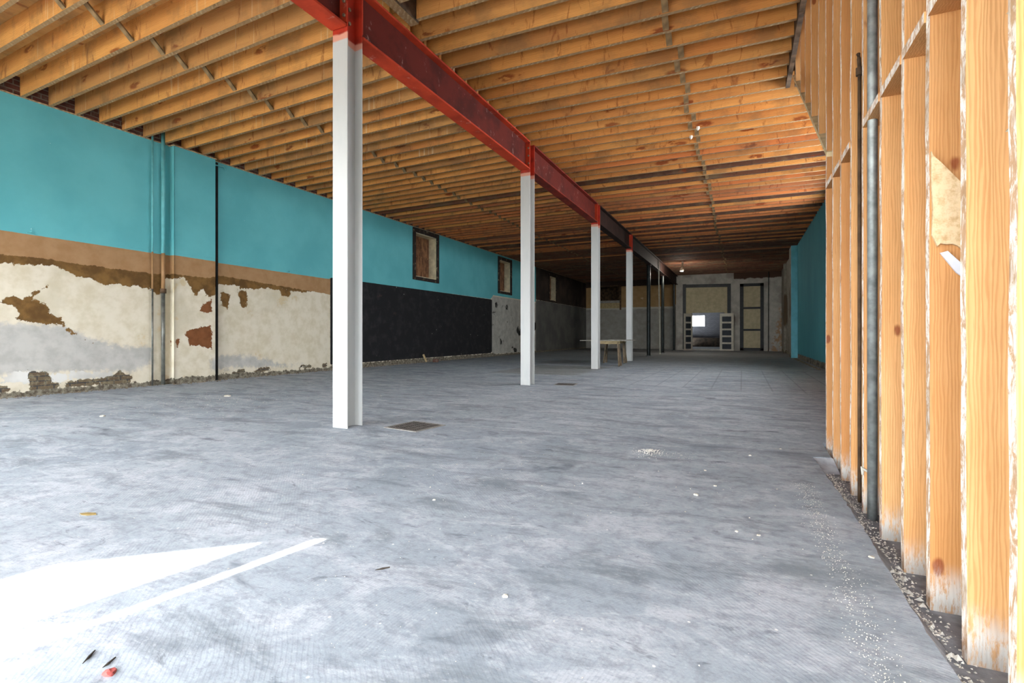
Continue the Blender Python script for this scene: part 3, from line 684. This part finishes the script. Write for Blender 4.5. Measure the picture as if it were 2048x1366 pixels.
def place_joists(side):
    cnt = {}; k0 = -14
    y = None; k = k0; first_rows = []
    while True:
        if side == 'L': y0 = 4.008+.3645*k; yend = YBL-.3
        else: y0 = 5.815+.370*(k-5); yend = YB-.15
        k += 1
        if y0 > yend: break
        if y0 < -1.2: continue
        if side == 'R' and y0 < 1.7 and False: continue
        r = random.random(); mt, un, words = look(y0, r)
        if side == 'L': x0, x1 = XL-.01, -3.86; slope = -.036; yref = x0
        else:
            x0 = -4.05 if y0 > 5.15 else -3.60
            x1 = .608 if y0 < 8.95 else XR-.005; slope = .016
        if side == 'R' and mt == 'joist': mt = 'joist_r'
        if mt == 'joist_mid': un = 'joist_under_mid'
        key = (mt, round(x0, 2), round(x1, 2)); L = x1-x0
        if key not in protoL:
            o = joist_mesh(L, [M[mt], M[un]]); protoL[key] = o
        else:
            o = protoL[key].copy(); C.objects.link(o)
        yy = y0 if side == 'L' else y0+slope*(x0+1.5)
        dz = random.uniform(0, .006)
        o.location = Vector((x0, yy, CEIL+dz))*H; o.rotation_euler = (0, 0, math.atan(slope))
        a = anchor(y0+(0 if side == 'R' else -.2)); an = a[0] if a else 'front'
        cnt[an] = cnt.get(an, 0)+1
        sd = 'left' if side == 'L' else 'right'
        if a: lab = f'{words} joist, {sd} of beam, {ORD[cnt[an]-1]} past {an}'
        else: lab = f'{words} joist {sd} of beam, before first column, {ORD[cnt[an]-1]} from front'
        tag(o, lab, 'joist', f'ceiling joists {sd} of the steel beam')
        first_rows.append((y0, yy, slope, x0, an, sd, words, cnt[an]))
    return first_rows
rowsL = place_joists('L'); rowsR = place_joists('R')
# bridging boards between joists
bp = None
def bridging(rows, X, side):
    global bp
    for (a, b_) in zip(rows, rows[1:]):
        ya = a[1]+a[2]*(X-a[3])+JT; yb = b_[1]+b_[2]*(X-b_[3])
        if ya < 1.0: continue
        gap = yb-ya
        if bp is None:
            m = MB(); g = .3645-JT
            m.bar((0, 0, JH-.03), (0, g, .012), .075, .022); bp = m.build('bridging_board', [M['bridge']]); o = bp
        else: o = bp.copy(); C.objects.link(o)
        o.location = Vector((X+random.uniform(-.06, .06), ya, CEIL+.004))*H; o.scale = (1, gap/(.3645-JT), 1); o.rotation_euler = (0, 0, random.uniform(-.03, .03)*0)
        if a[4] == 'front': lab = f'slanted bridging board {a[5]} of beam, before first column, {ORD[a[7]-1]} from front'
        else: lab = f'slanted bridging board {a[5]} of beam, {ORD[a[7]-1]} past {a[4]}'
        tag(o, lab, 'board', f'bridging boards {a[5]} of the beam')
bridging(rowsL, -7.26, 'L'); bridging(rowsR, -.82, 'R')
# trimmer along the stair opening and short ledger by the first column
m = MB(); n = 30
for i in range(n):
    a, b_ = -1.3+10.1*i/n, -1.3+10.1*(i+1)/n; j = random.uniform(-.006, .006)
    m.box((.612, a, CEIL-.03+j), (.672, b_, DECK-.01))
tag(m.build('stair_trimmer', [M['trimdark']]), 'blackened timber along the ceiling edge where the joists stop above the studs', 'beam')
m = MB(); m.box((-3.74, 1.6, CEIL-.01), (-3.62, 5.12, DECK-.005), 0, {'-z': 1}); tag(m.build('ledger_board', [M['trimdark'], M['joist_under']]), 'rough board carrying cut joist ends beside the first white column', 'board')
m = MB(); m.box((.74, 8.80, CEIL), (XR-.01, 8.87, DECK-.005)); tag(m.build('stair_header', [M['trimdark']]), 'dark timber across the far end of the stair opening in the ceiling', 'beam')

# ---------------------------------------------------------------- steel beam spans
BX = -3.91; BB, BT = 4.27, 4.832
def ibeam(y0, y1, mats, lab):
    m = MB(); L = y1-y0
    m.box((-.105, 0, BB), (.105, L, BB+.028), 0); m.box((-.105, 0, BT-.028), (.105, L, BT), 0); m.box((-.012, 0, BB+.028), (.012, L, BT-.028), 1)
    return tag(m.build('steel_beam', mats, None, (BX, y0, 0), bevel=.003), lab, 'beam', 'steel beam spans over the columns')
ibeam(-1.4, COLS[0]-.13, [M['red'], M['redweb']], 'bright red steel beam span reaching out of frame above the first column')
ibeam(COLS[0]+.13, COLS[1]-.13, [M['red'], M['redweb']], 'red steel beam span between first and second white columns')
ibeam(COLS[1]+.13, COLS[2]-.13, [M['red2'], M['redweb']], 'dull red steel beam span between second and third white columns')
ibeam(COLS[2]+.13, COLS[3]-.13, [M['sootsteel'], M['sootsteel']], 'sooty steel beam span between third and fourth white columns')
ibeam(COLS[3]+.13, YB+.1, [M['sootsteel'], M['sootsteel']], 'blackened steel beam from the fourth white column to the far wall')
# columns
def column(i, y):
    r = empty('steel_column', (BX, y, 0)); names = ['nearest and largest white steel column, red at its top', 'second white steel column from the front, under the red beam', 'third white steel column, in front of the trestle table', 'fourth and farthest white steel column, behind the trestle table']
    tag(r, names[i], 'column', 'white steel columns')
    m = MB(); w_ = .103; d = .118; t_ = .014
    m.box((-w_, -d, 0), (w_, -d+t_, BT)); m.box((-w_, d-t_, 0), (w_, d, BT)); m.box((-.008, -d+t_, 0), (.008, d-t_, BT))
    m.build('column_shaft', [M['column']], r, bevel=.003)
    for sgn in (-1, 1):
        m = MB(); yy = sgn*(d+.004)
        for sx in (-1, 1):
            m.box((sx*.03-.018 if sx < 0 else .012, yy-.004, BB+.06), (-.012 if sx < 0 else .048, yy+.004, BT-.06)) if False else None
        m.box((-.1, sgn*d if sgn > 0 else -d-.012, BB+.05), (.1, sgn*d+.012 if sgn > 0 else -d, BT-.05)); m.build('splice_plate', [M['red']], r)
    if i < 2:
        for k in range(3):
            for yy in (0,):
                z = BB+.12+k*.15; m = MB(); m.tube([(.008, yy, z), (.032, yy, z)], .02, 6); m.build('bolt', [M['bolt']], r)
                m = MB(); m.tube([(.075, -d-.012, z), (.075, -d-.03, z)], .018, 6); m.build('bolt', [M['bolt']], r)
    return r
for i, y in enumerate(COLS): column(i, y)
pl = ['nearest of the three black posts under the beam, right of the last white column', 'middle one of the three black posts under the blackened beam', 'farthest black post, standing against the grey back wall corner']
for i, y in enumerate(POSTS):
    r = empty('black_post', (BX-.06, y, 0)); tag(r, pl[i], 'post', 'black round posts')
    m = MB(); m.tube([(0, 0, .03), (0, 0, BB-.03)], .085-.006*i, 18); m.build('post_shaft', [M['blackpipe']], r, smooth=False)
    m = MB(); m.box((-.12, -.12, 0), (.12, .12, .03)); m.build('base_plate', [M['blackpipe']], r)
    m = MB(); m.box((-.11, -.11, BB-.03), (.11, .11, BB-.002)); m.build('cap_plate', [M['sootsteel']], r)
m = MB(); m.tube([(-3.78, 26.2, 0), (-3.86, 26.2, CEIL-.03)], .027, 10); tag(m.build('thin_pole', [M['palepole']]), 'thin pale pole between the first and middle black posts', 'pole')

# ---------------------------------------------------------------- stud wall
STUDS = [1.097*q for q in (1.651, 1.957, 2.287, 2.602, 2.975, 3.37, 3.715, 4.065, 4.405, 4.73, 5.165, 5.70, 6.21, 6.67, 7.27)]
SW, SD = .046, .114
slope_z = lambda y: 2.585+(y-5.17)*.683
def stud(y, z0, z1, sd=SD):
    m = MB(); n = 26; dx = [random.uniform(-.003, .003) for _ in range(n+1)]
    for i in range(n):
        a, b_ = z0+(z1-z0)*i/n, z0+(z1-z0)*(i+1)/n; base = len(m.v)
        for zz, q in ((a, dx[i]), (b_, dx[i+1])): m.v += [(q, 0, zz), (sd, 0, zz), (sd, SW, zz), (q, SW, zz)]
        for f, mi in (((0,1,5,4),0), ((1,2,6,5),0), ((2,3,7,6),0), ((3,0,4,7),1)): m.f.append(tuple(base+j for j in f)); m.mi.append(mi)
    m.quad([(0,0,z0),(sd,0,z0),(sd,SW,z0),(0,SW,z0)]); m.quad([(0,0,z1),(sd,0,z1),(sd,SW,z1),(0,SW,z1)])
    return m
slab_ = ['pine wall stud cut by the right edge of the photo, mostly its crusted edge showing', 'widest pine wall stud at the right, straight fine grain, lime splash at its foot',
 'pine wall stud with dark looping grain, holding the torn fibreboard piece', 'pine wall stud with a knot low down, third broad one from the right',
 'plain pine wall stud just right of the galvanised pipe', 'narrow looking pine wall stud just left of the galvanised pipe', 'pine wall stud behind the rusty pipe, second left of the galvanised pipe',
 'third pine wall stud left of the galvanised pipe', 'second full height wall stud from the far end of the stud wall', 'farthest full height wall stud, at the end of the stud wall']
for i, y in enumerate(STUDS):
    if i < 10:
        z0 = -.098; lab = slab_[i]
    else:
        z0 = slope_z(y)+.03; lab = f'short reddish stud standing on the sloping plate, {ORD[i-10]} beyond the full height studs'
    o = stud(y, z0, 6.6 if i > 3 else 6.2).build('wall_stud', [M['stud'], M['stud_edge']], None, (XS, y-SW*0, 0))
    tag(o, lab, 'stud', 'pine studs of the open wall')
# sloping plate
m = MB(); a, b_ = (5.16, slope_z(5.16)), (8.38, slope_z(8.38))
m.slab([(a[0], a[1]-.012), (b_[0], b_[1]-.012), (b_[0], b_[1]+.03), (a[0], a[1]+.03)], 'x', XS-.004, XS+.135)
tag(m.build('sloping_plate', [M['plate']]), 'dusty timber plate sloping up under the short studs to the ceiling', 'timber')
# blocking
bl = [(1, 'between the widest stud and the looping-grain stud, at the top right'), (2, 'between the looping-grain stud and the knotted stud'), (3, 'between the knotted stud and the stud right of the galvanised pipe'), (4, 'in front of the galvanised pipe'),
      (6, 'between the third and second studs left of the galvanised pipe'), (7, 'above the two middle studs left of the pipes'), (8, 'in the farthest full height stud bay')]
for i, wds in bl:
    y0, y1 = STUDS[i]+SW, STUDS[i+1]; m = MB(); zt = 2.317+(.0 if i < 5 else .02)
    m.box((-.006, 0, zt-.045), (SD-.01, y1-y0, zt), 0, {'-x': 1}); tag(m.build('wall_blocking', [M['stud'], M['stud_edge']], None, (XS, y0, 0)), 'short horizontal block '+wds, 'wood block', 'blocking between the studs')
# pipes in the wall
m = MB(); m.tube([(.705, 3.60, -.1), (.700, 3.573, 5.4)], .0255, 18); tag(m.build('galvanised_pipe', [M['galv']], smooth=True), 'shiny galvanised pipe rising floor to ceiling among the studs', 'pipe')
r = empty('rusty_pipe', (.70, 3.93, 0)); tag(r, 'dark rusty pipe ending in a collar partway up the stud wall', 'pipe')
m = MB(); m.tube([(0, 0, -.1), (0, 0, 2.73)], .011, 12); m.build('pipe_shaft', [M['trimdark']], r, smooth=True)
m = MB(); m.tube([(0, 0, 2.70), (0, 0, 2.75)], .021, 12); m.tube([(0, 0, 2.75), (0, .02, 2.82), (0, .04, 2.86)], .012, 10); m.build('pipe_collar', [M['trimdark']], r)
# fibreboard remnant on the looping-grain stud
def at_y(u, v, Y):
    c, s = math.cos(TH), math.sin(TH); dx = (u-1024)/F_PX; t = Y/(dx*s+c)
    return ((dx*c-s)*t, 1-(v-VY)/F_PX*t)
yf = STUDS[2]-.012
pf = [at_y(u, v, yf) for u, v in ((1862,303),(1866,312),(1884,328),(1900,344),(1924,368),(1926,420),(1928,470),(1925,500),(1915,492),(1905,488),(1893,489),(1880,487),(1874,493),(1868,480),(1863,470),(1865,420),(1862,360))]
r = empty('fibreboard_remnant', (0, 0, 0)); r.location = (pf[0][0]*H, yf*H, pf[13][1]*H); tag(r, 'torn fibreboard piece nailed between the looping-grain stud and the widest stud', 'board')
m = MB(); bx, bz = pf[0][0], pf[13][1]
m.slab([(x-bx, z-bz) for x, z in pf], 'y', -.006, .006); m.build('torn_board', [M['fibre']], r)
pf2 = [at_y(u, v, yf) for u, v in ((1880,506),(1895,502),(1915,520),(1928,532),(1928,556),(1912,545),(1900,530))]
m = MB(); m.slab([(x-bx, z-bz) for x, z in pf2], 'y', -.004, .006); m.build('paper_scrap', [M['bag']], r)
# plaster keys between the two nearest studs
m = MB(); bmk = bmesh.new()
for k in range(60):
    u = 2022+random.random()*14; v = 270*(k/60); x, z = at_y(u, v, 2.0)
    b0 = bmesh.ops.create_icosphere(bmk, subdivisions=2, radius=random.uniform(.008, .019))
    for q in b0['verts']: q.co = Vector((q.co.x*1.1+x+random.uniform(-.001, .001), q.co.y*1.6+1.93+random.uniform(-.05, .05), q.co.z*.9+z))+Vector((random.uniform(-.003, .003),)*3)
for q in bmk.verts: q.co *= H
me = bpy.data.meshes.new('plaster_keys'); bmk.to_mesh(me); bmk.free(); me.materials.append(M['plaster']); o = bpy.data.objects.new('plaster_keys', me); C.objects.link(o)
tag(o, 'lumpy grey plaster squeezed out between studs at the upper right edge', 'plaster')
# stair behind the studs, dark red wall beyond
r = empty('stair', (1.35, 1.3, 0)); tag(r, 'brown timber stair glimpsed through the gap between the nearest studs', 'stair')
sz = lambda y: (y-1.1)*.683
for x in (.90, 1.85):
    m = MB(); m.slab([(y-1.3, z) for y, z in ((1.25, 0), (1.6, 0), (7.6, sz(7.6)-.1), (7.6, sz(7.6)+.18), (1.25, sz(1.25)+.2))], 'x', x-.03-1.35, x+.03-1.35); m.build('stringer', [M['stair']], r)
n = 22
for k in range(n):
    y = 1.35+k*.28; z = sz(y)+.13; m = MB(); m.box((.94-1.35, y-1.3, z), (1.82-1.35, y-1.3+.3, z+.04)); m.build('tread', [M['stair']], r)
m = MB(); m.tube([(.83, 2.45, 1.60), (.83, 2.95, 1.42)], .03, 10); tag(m.build('white_tube', [M['bag']], smooth=True), 'white tube behind the nearest studs, seen in the narrow gap', 'tube')

# ---------------------------------------------------------------- things on the left wall
def wallpipe(name, y, r_, zsplit, lab, joint=False):
    q = empty(name, (XL+.05, y, 0)); tag(q, lab, 'pipe', 'vertical pipes beside the pilaster')
    def seg(nm, a, b_, mt, rr=r_): mm = MB(); mm.tube([(0, 0, a), (0, 0, b_)], rr, 14); mm.build(nm, [mt], q, smooth=True)
    seg('bare_section', 0, zsplit, plain(name+'_bare_metal', '6d6e68', .5, .5, .3, 9)); seg('tan_section', zsplit, 2.63, plain(name+'_tan_paint', '9a7650', .6, 0, .1, 9)); seg('blue_section', 2.63, CEIL+.25, plain(name+'_blue_paint', '66b0b4', .5, 0, .1, 9))
    if joint: seg('pipe_coupling', zsplit-.05, zsplit+.04, M['trimdark'], r_*1.6)
wallpipe('thin_wall_pipe', 5.97, .016, 1.9, 'thinner vertical pipe left of the pilaster, blue above and bare below')
wallpipe('thick_wall_pipe', 6.17, .034, 1.88, 'thicker vertical pipe with a coupling, next to the pilaster', True)
m = MB(); m.tube([(XL+.05, 7.2, 4.72), (XL+.05, 7.46, 4.76), (XL+.02, 7.52, 4.70)], .015, 10); tag(m.build('pipe_stub', [plain('blue_stub_paint', '66b0b4', .5, 0, .1, 9)]), 'short blue painted pipe stub at the top right of the pilaster', 'pipe')
for (u, v, lab) in ((60, 464, 'small blue painted hook on the wall near the left edge'), (577, 543, 'small blue painted hook on the wall left of the nearest column')):
    y, z = at_left(u, v); m = MB(); m.tube([(XL, y, z), (XL+.06, y, z), (XL+.06, y, z+.06)], .008, 8); m.tube([(XL+.01, y-.05, z-.02), (XL+.01, y+.06, z-.03)], .008, 8); tag(m.build('wall_hook', [M['porcelain'] if False else bpy.data.materials['blue_stub_paint']]), lab, 'hook', 'wall hooks')
y, z = at_left(866, 716)
m = MB(); m.box((-.1, -.11, 0), (.1, .11, .12)); o = m.build('loose_brick', [M['brick']], None, (XL+.42, 15.4, .0), bevel=.01); o.rotation_euler = (0, 0, .5); tag(o, 'loose brick on the floor against the black wall section', 'brick')
m = MB(); m.box((-.03, -.02, 0), (.03, .02, .3)); o = m.build('broken_lath', [M['sawlight']], None, (XL+.2, 15.15, .02)); o.rotation_euler = (0, -.5, 0); tag(o, 'broken pale piece of wood leaning on the loose brick', 'wood')

# ---------------------------------------------------------------- trestle table
def sawhorse(loc, rz, lab):
    r = empty('sawhorse', loc, rz); tag(r, lab, 'sawhorse', 'sawhorses carrying the board')
    m = MB(); m.box((-.36, -.03, .70), (.36, .03, .80)); m.build('rail', [M['sawlight']], r, bevel=.004)
    for sx in (-1, 1):
        for sy in (-1, 1):
            m = MB(); m.bar((sx*.30, sy*.035, .74), (sx*.36, sy*.21, .0), .14, .04, 0, (sx, 0, 0)); m.build('leg', [M['sawwood']], r)
        m = MB(); m.box((sx*.32-.012, -.10, .50), (sx*.32+.012, .10, .60)); m.build('gusset', [M['sawwood']], r)
    return r
sawhorse((-3.90, 15.95, 0), math.radians(4), 'nearer wooden sawhorse under the board, splayed legs facing the front')
sawhorse((-4.10, 17.7, 0), math.radians(2), 'farther wooden sawhorse under the back of the board')
m = MB(); m.box((-.85, -.98, 0), (.62, .98, .022)); m.box((.05, -.9, .022), (.6, .2, .04)); o = m.build('loose_board', [M['boardtop']], None, (-4.0, 16.8, .80)); o.rotation_euler = (0, 0, .03); tag(o, 'flat grey board lying across the two sawhorses', 'board')

# ---------------------------------------------------------------- floor grates
def grate(loc, s_, rz, lab):
    r = empty('floor_grate', loc, rz); tag(r, lab, 'floor grate', 'floor grates')
    m = MB(); h = .006; b = .025
    m.box((-s_/2, -s_/2, 0), (s_/2, -s_/2+b, h)); m.box((-s_/2, s_/2-b, 0), (s_/2, s_/2, h)); m.box((-s_/2, -s_/2+b, 0), (-s_/2+b, s_/2-b, h)); m.box((s_/2-b, -s_/2+b, 0), (s_/2, s_/2-b, h)); m.build('grate_frame', [plain('grate_rim_dust', '8a8781', .8, 0, .2, 9)], r)
    m = MB(); n = 13
    for k in range(n): y = -s_/2+b+(s_-2*b)*(k+.5)/n; m.box((-s_/2+b, y-.008, .001), (s_/2-b, y+.008, h*.9))
    for k in range(1, 5): x = -s_/2+s_*k/5; m.box((x-.008, -s_/2+b, .001), (x+.008, s_/2-b, h*.95))
    m.build('grate_bars', [M['grate']], r)
    m = MB(); m.box((-s_/2+.01, -s_/2+.01, .0003), (s_/2-.01, s_/2-.01, .0012)); m.build('drain_pit', [plain('dark_drain_pit', '2a2725', .9, 0, .3, 9)], r)
grate((-3.235, 4.505, 0.001), .47, math.radians(-8), 'large square iron floor grate beside the nearest white column')
grate((-3.22, 9.58, 0.001), .42, math.radians(6), 'small distant floor grate right of the second white column')

# ---------------------------------------------------------------- ceiling fittings
r = empty('ceiling_lamp', (-2.83, 27.6, CEIL)); tag(r, 'white lamp hanging from the dark rear ceiling, right of the beam', 'lamp')
m = MB(); m.tube([(0, 0, 0), (0, 0, -.10)], .05, 14); m.build('lamp_socket', [M['lampshade']], r)
m = MB(); m.tube([(0, 0, -.08), (-.03, 0, -.34)], .055, 14); m.build('lamp_stem', [M['palepole']], r)
ll = bpy.data.lights.new('lamp_rear_fill', 'POINT'); ll.energy = 90; ll.shadow_soft_size = .08; ll.color = (1, .93, .82)  # point light added in the lamp to brighten the rear
lo = bpy.data.objects.new('lamp_rear_fill', ll); C.objects.link(lo); lo.parent = r; lo.location = (-.05*H, 0, -.62*H)
m = MB(); m.tube([(-.03, 0, -.32), (-.04, 0, -.42), (-.05, 0, -.5)], [.07, .10, .085], 16); m.build('lamp_shade', [M['lampshade']], r)
for x, y, lab in ((-.88, 10.2, 'right one of two white porcelain knobs on the ceiling joists'), (-.72, 9.82, 'left one of two white porcelain knobs on the ceiling joists')):
    pass
for u, v, lab in ((1396, 255, 'right one of two white porcelain knobs on the ceiling joists'), (1382, 273, 'left one of two white porcelain knobs on the ceiling joists')):
    c, s = math.cos(TH), math.sin(TH); Z = F_PX*(CEIL-1)/(VY-v); x = (u-1024)/F_PX*Z; X, Y = x*c-Z*s, x*s+Z*c
    m = MB(); m.tube([(0, 0, .012), (0, 0, -.03)], [.03, .03], 12); m.tube([(0, 0, -.03), (0, 0, -.05)], [.02, .014], 12); tag(m.build('porcelain_knob', [M['porcelain']], None, (X, Y, CEIL)), lab, 'knob', 'porcelain knobs')

# ---------------------------------------------------------------- wall pipes at the far right corner
m = MB(); m.tube([(1.46, YB-.05, 0), (1.46, YB-.05, CEIL)], .022, 10); tag(m.build('corner_pipe', [M['blackpipe']]), 'thin dark pipe on the far wall right of the tall three panel door', 'pipe')

# ---------------------------------------------------------------- litter
def pt(u, v):
    c, s = math.cos(TH), math.sin(TH); Z = F_PX/(v-VY); x = (u-1024)/F_PX*Z
    return x*c-Z*s, x*s+Z*c
def rock(rad, seed, flat=.55):
    rr = random.Random(seed); bm = bmesh.new(); bmesh.ops.create_icosphere(bm, subdivisions=2, radius=rad*H)
    for q in bm.verts: q.co *= rr.uniform(.72, 1.25); q.co.z = max(q.co.z*flat, -rad*H*.3)
    me = bpy.data.meshes.new('rock'); bm.to_mesh(me); bm.free(); return me
def crumbs(name, pts, mat, lab, cat):
    vs_ = []; fs = []
    for (x, y, z, r_) in pts:
        b = len(vs_); a = random.random()*6; k = [random.uniform(.6, 1.3) for _ in range(6)]
        P = [(math.cos(a)*k[0], math.sin(a)*k[0], 0), (math.cos(a+1.6)*k[1], math.sin(a+1.6)*k[1], 0), (math.cos(a+3.1)*k[2], math.sin(a+3.1)*k[2], 0), (math.cos(a+4.7)*k[3], math.sin(a+4.7)*k[3], 0), (.2, .1, k[4]*.8), (0, 0, -.2)]
        vs_ += [((x+p[0]*r_)*H, (y+p[1]*r_)*H, (z+p[2]*r_)*H) for p in P]
        fs += [(b+i, b+(i+1) % 4, b+4) for i in range(4)]+[(b+(i+1) % 4, b+i, b+5) for i in range(4)]
    me = bpy.data.meshes.new(name); me.from_pydata(vs_, [], fs); me.materials.append(mat); o = bpy.data.objects.new(name, me); C.objects.link(o)
    return tag(o, lab, cat, kind='stuff')
P = []
cx, cy = pt(1300, 906)
for _ in range(420):
    a = random.random()*6.28; q = abs(random.gauss(0, .055)); P.append((cx+math.cos(a)*q*1.2, cy+math.sin(a)*q*1.5, max(0, .022-q*.2), random.uniform(.002, .006)))
for _ in range(120): P.append((cx+random.uniform(0, .35), cy+random.uniform(-.1, .12), .001, random.uniform(.001, .004)))
crumbs('gravel_heap', P, M['gravel'], 'small heap of pale gravel on the open floor', 'gravel')
P = []
for _ in range(2600):
    y = 1.2+random.random()**.8*3.9; x = lipx(y)+.03+abs(random.gauss(0, .05)); P.append((min(x, .82), y, -.097+max(0, .05-(x-lipx(y)))*.9, random.uniform(.002, .008)))
for _ in range(60):
    y = 1.4+random.random()*1.6; P.append((lipx(y)+.04+random.random()*.06, y, -.09, random.uniform(.008, .017)))
crumbs('rubble_line', P, M['gravel'], 'line of grey rubble in the gap along the foot of the studs', 'rubble')
P = []
for _ in range(1500):
    y = .9+random.random()*3; x = .38+random.gauss(0, .035)+(y-2)*.0; P.append((min(x, lipx(y)-.01), y, .0005, random.uniform(.0008, .0028)))
crumbs('plaster_dust', P, M['litter'], 'band of fine white plaster crumbs on the floor left of the studs', 'dust')
P = []
for _ in range(1300):
    x = random.uniform(-9, .25); y = random.uniform(2.5, 20)
    if abs(x-cx) < .6 and abs(y-cy) < .4: continue
    P.append((x, y, .0005, random.uniform(.002, .007)))
for _ in range(500): P.append((random.uniform(-4, -.95) if _ % 3 else random.uniform(-4, .3), random.uniform(1.2, 3.9), .0005, random.uniform(.001, .0035)))
for _ in range(500): P.append((random.gauss(-7.0, .8), random.gauss(5.0, .8), .0005, random.uniform(.002, .007)))
crumbs('scattered_crumbs', P, M['litter'], 'fine white crumbs scattered over the open concrete floor', 'crumbs')
P = []
for _ in range(1500):
    y = random.uniform(3, 26); P.append((XL+.03+abs(random.gauss(0, .09))+(.15 if 6.2 < y < 7.3 else 0), y, .001, random.uniform(.006, .022)))
crumbs('wall_foot_debris', P, plain('brown_wall_debris', '7d7262', .95, 0, .5, 20), 'crumbled plaster debris along the foot of the left wall', 'debris')
P = []
for _ in range(500): P.append((XR-.13-abs(random.gauss(0, .05)), random.uniform(16.5, 24), .001, random.uniform(.008, .03)))
crumbs('wall_foot_debris', P, bpy.data.materials['brown_wall_debris'], 'crumbled debris along the foot of the right blue wall', 'debris')
chips = [(205,833,.03,'white plaster chip on the left floor below the patched wall'),(1010,1193,.012,'tiny white chip in the middle foreground'),(1392,990,.016,'beige chip on the floor below the gravel heap'),(1430,972,.010,'tiny chip right of the beige chip below the gravel'),
 (455,793,.05,'flat pale scrap on the floor between left wall and nearest column'),(1410,941,.010,'small chip between gravel heap and studs'),(1500,911,.012,'small white chip beside the dark smear, left of the studs'),(1561,898,.012,'pinkish chip near the farthest studs'),
 (1743,1115,.012,'white chip on the ledge edge beside the studs'),(1517,1071,.010,'small round chip in the right foreground'),(1473,1063,.009,'tiny chip left of the small round chip'),(762,792,.012,'chip on the floor just right of nearest column, farther back'),
 (1062,783,.014,'chip in front of the second column'),(868,1000,.010,'tiny chip in the centre left foreground')]
for i, (u, v, r_, lab) in enumerate(chips):
    x, y = pt(u, v); me = rock(r_, i, .45); me.materials.append(M['litter']); o = bpy.data.objects.new('plaster_chip', me); C.objects.link(o); o.location = Vector((x, y, r_*.14))*H
    tag(o, lab, 'chip', 'loose plaster chips')
x, y = pt(175, 1029); m = MB(); m.slab([(-.05,0),(-.02,.018),(.03,.02),(.055,.0),(.02,-.018),(-.02,-.015)], 'z', 0, .004); tag(m.build('dry_leaf', [M['leaf']], None, (x, y, .001), .3), 'dry yellow leaf on the floor at the left', 'leaf')
x, y = pt(218, 1349); me = rock(.018, 77, .5); me.materials.append(M['redlitter']); o = bpy.data.objects.new('red_scrap', me); C.objects.link(o); o.location = (x*H, y*H, .004); tag(o, 'crumpled pinkish red scrap on the floor at the bottom left', 'scrap')
for (p, lab) in ((((205,1338),(216,1330),(231,1317)), 'dark curled twig lying above the red scrap'), (((165,1330),(178,1316),(190,1303)), 'thin dark twig left of the curled twig'), (((750,1142),(765,1139),(780,1136)), 'thin dark splinter in the middle foreground')):
    m = MB(); m.tube([(*pt(*q), .004) for q in p], [.001, .004, .002], 6); tag(m.build('dark_twig', [M['twig']]), lab, 'twig', 'twigs on the floor')
m = MB(); yk = STUDS[5]-.008; c0 = at_y(1735, 944, yk)
m.tube([(c0[0]-.03, yk, c0[1]+.02), (c0[0]+.035, yk, c0[1]-.015)], .008, 7); m.tube([(c0[0]-.03, yk, c0[1]+.03), (c0[0]-.025, yk, c0[1]-.02)], .006, 7)
tag(m.build('rag_knot', [M['litter']]), 'pale rag scrap caught on the stud left of the galvanised pipe', 'rag')
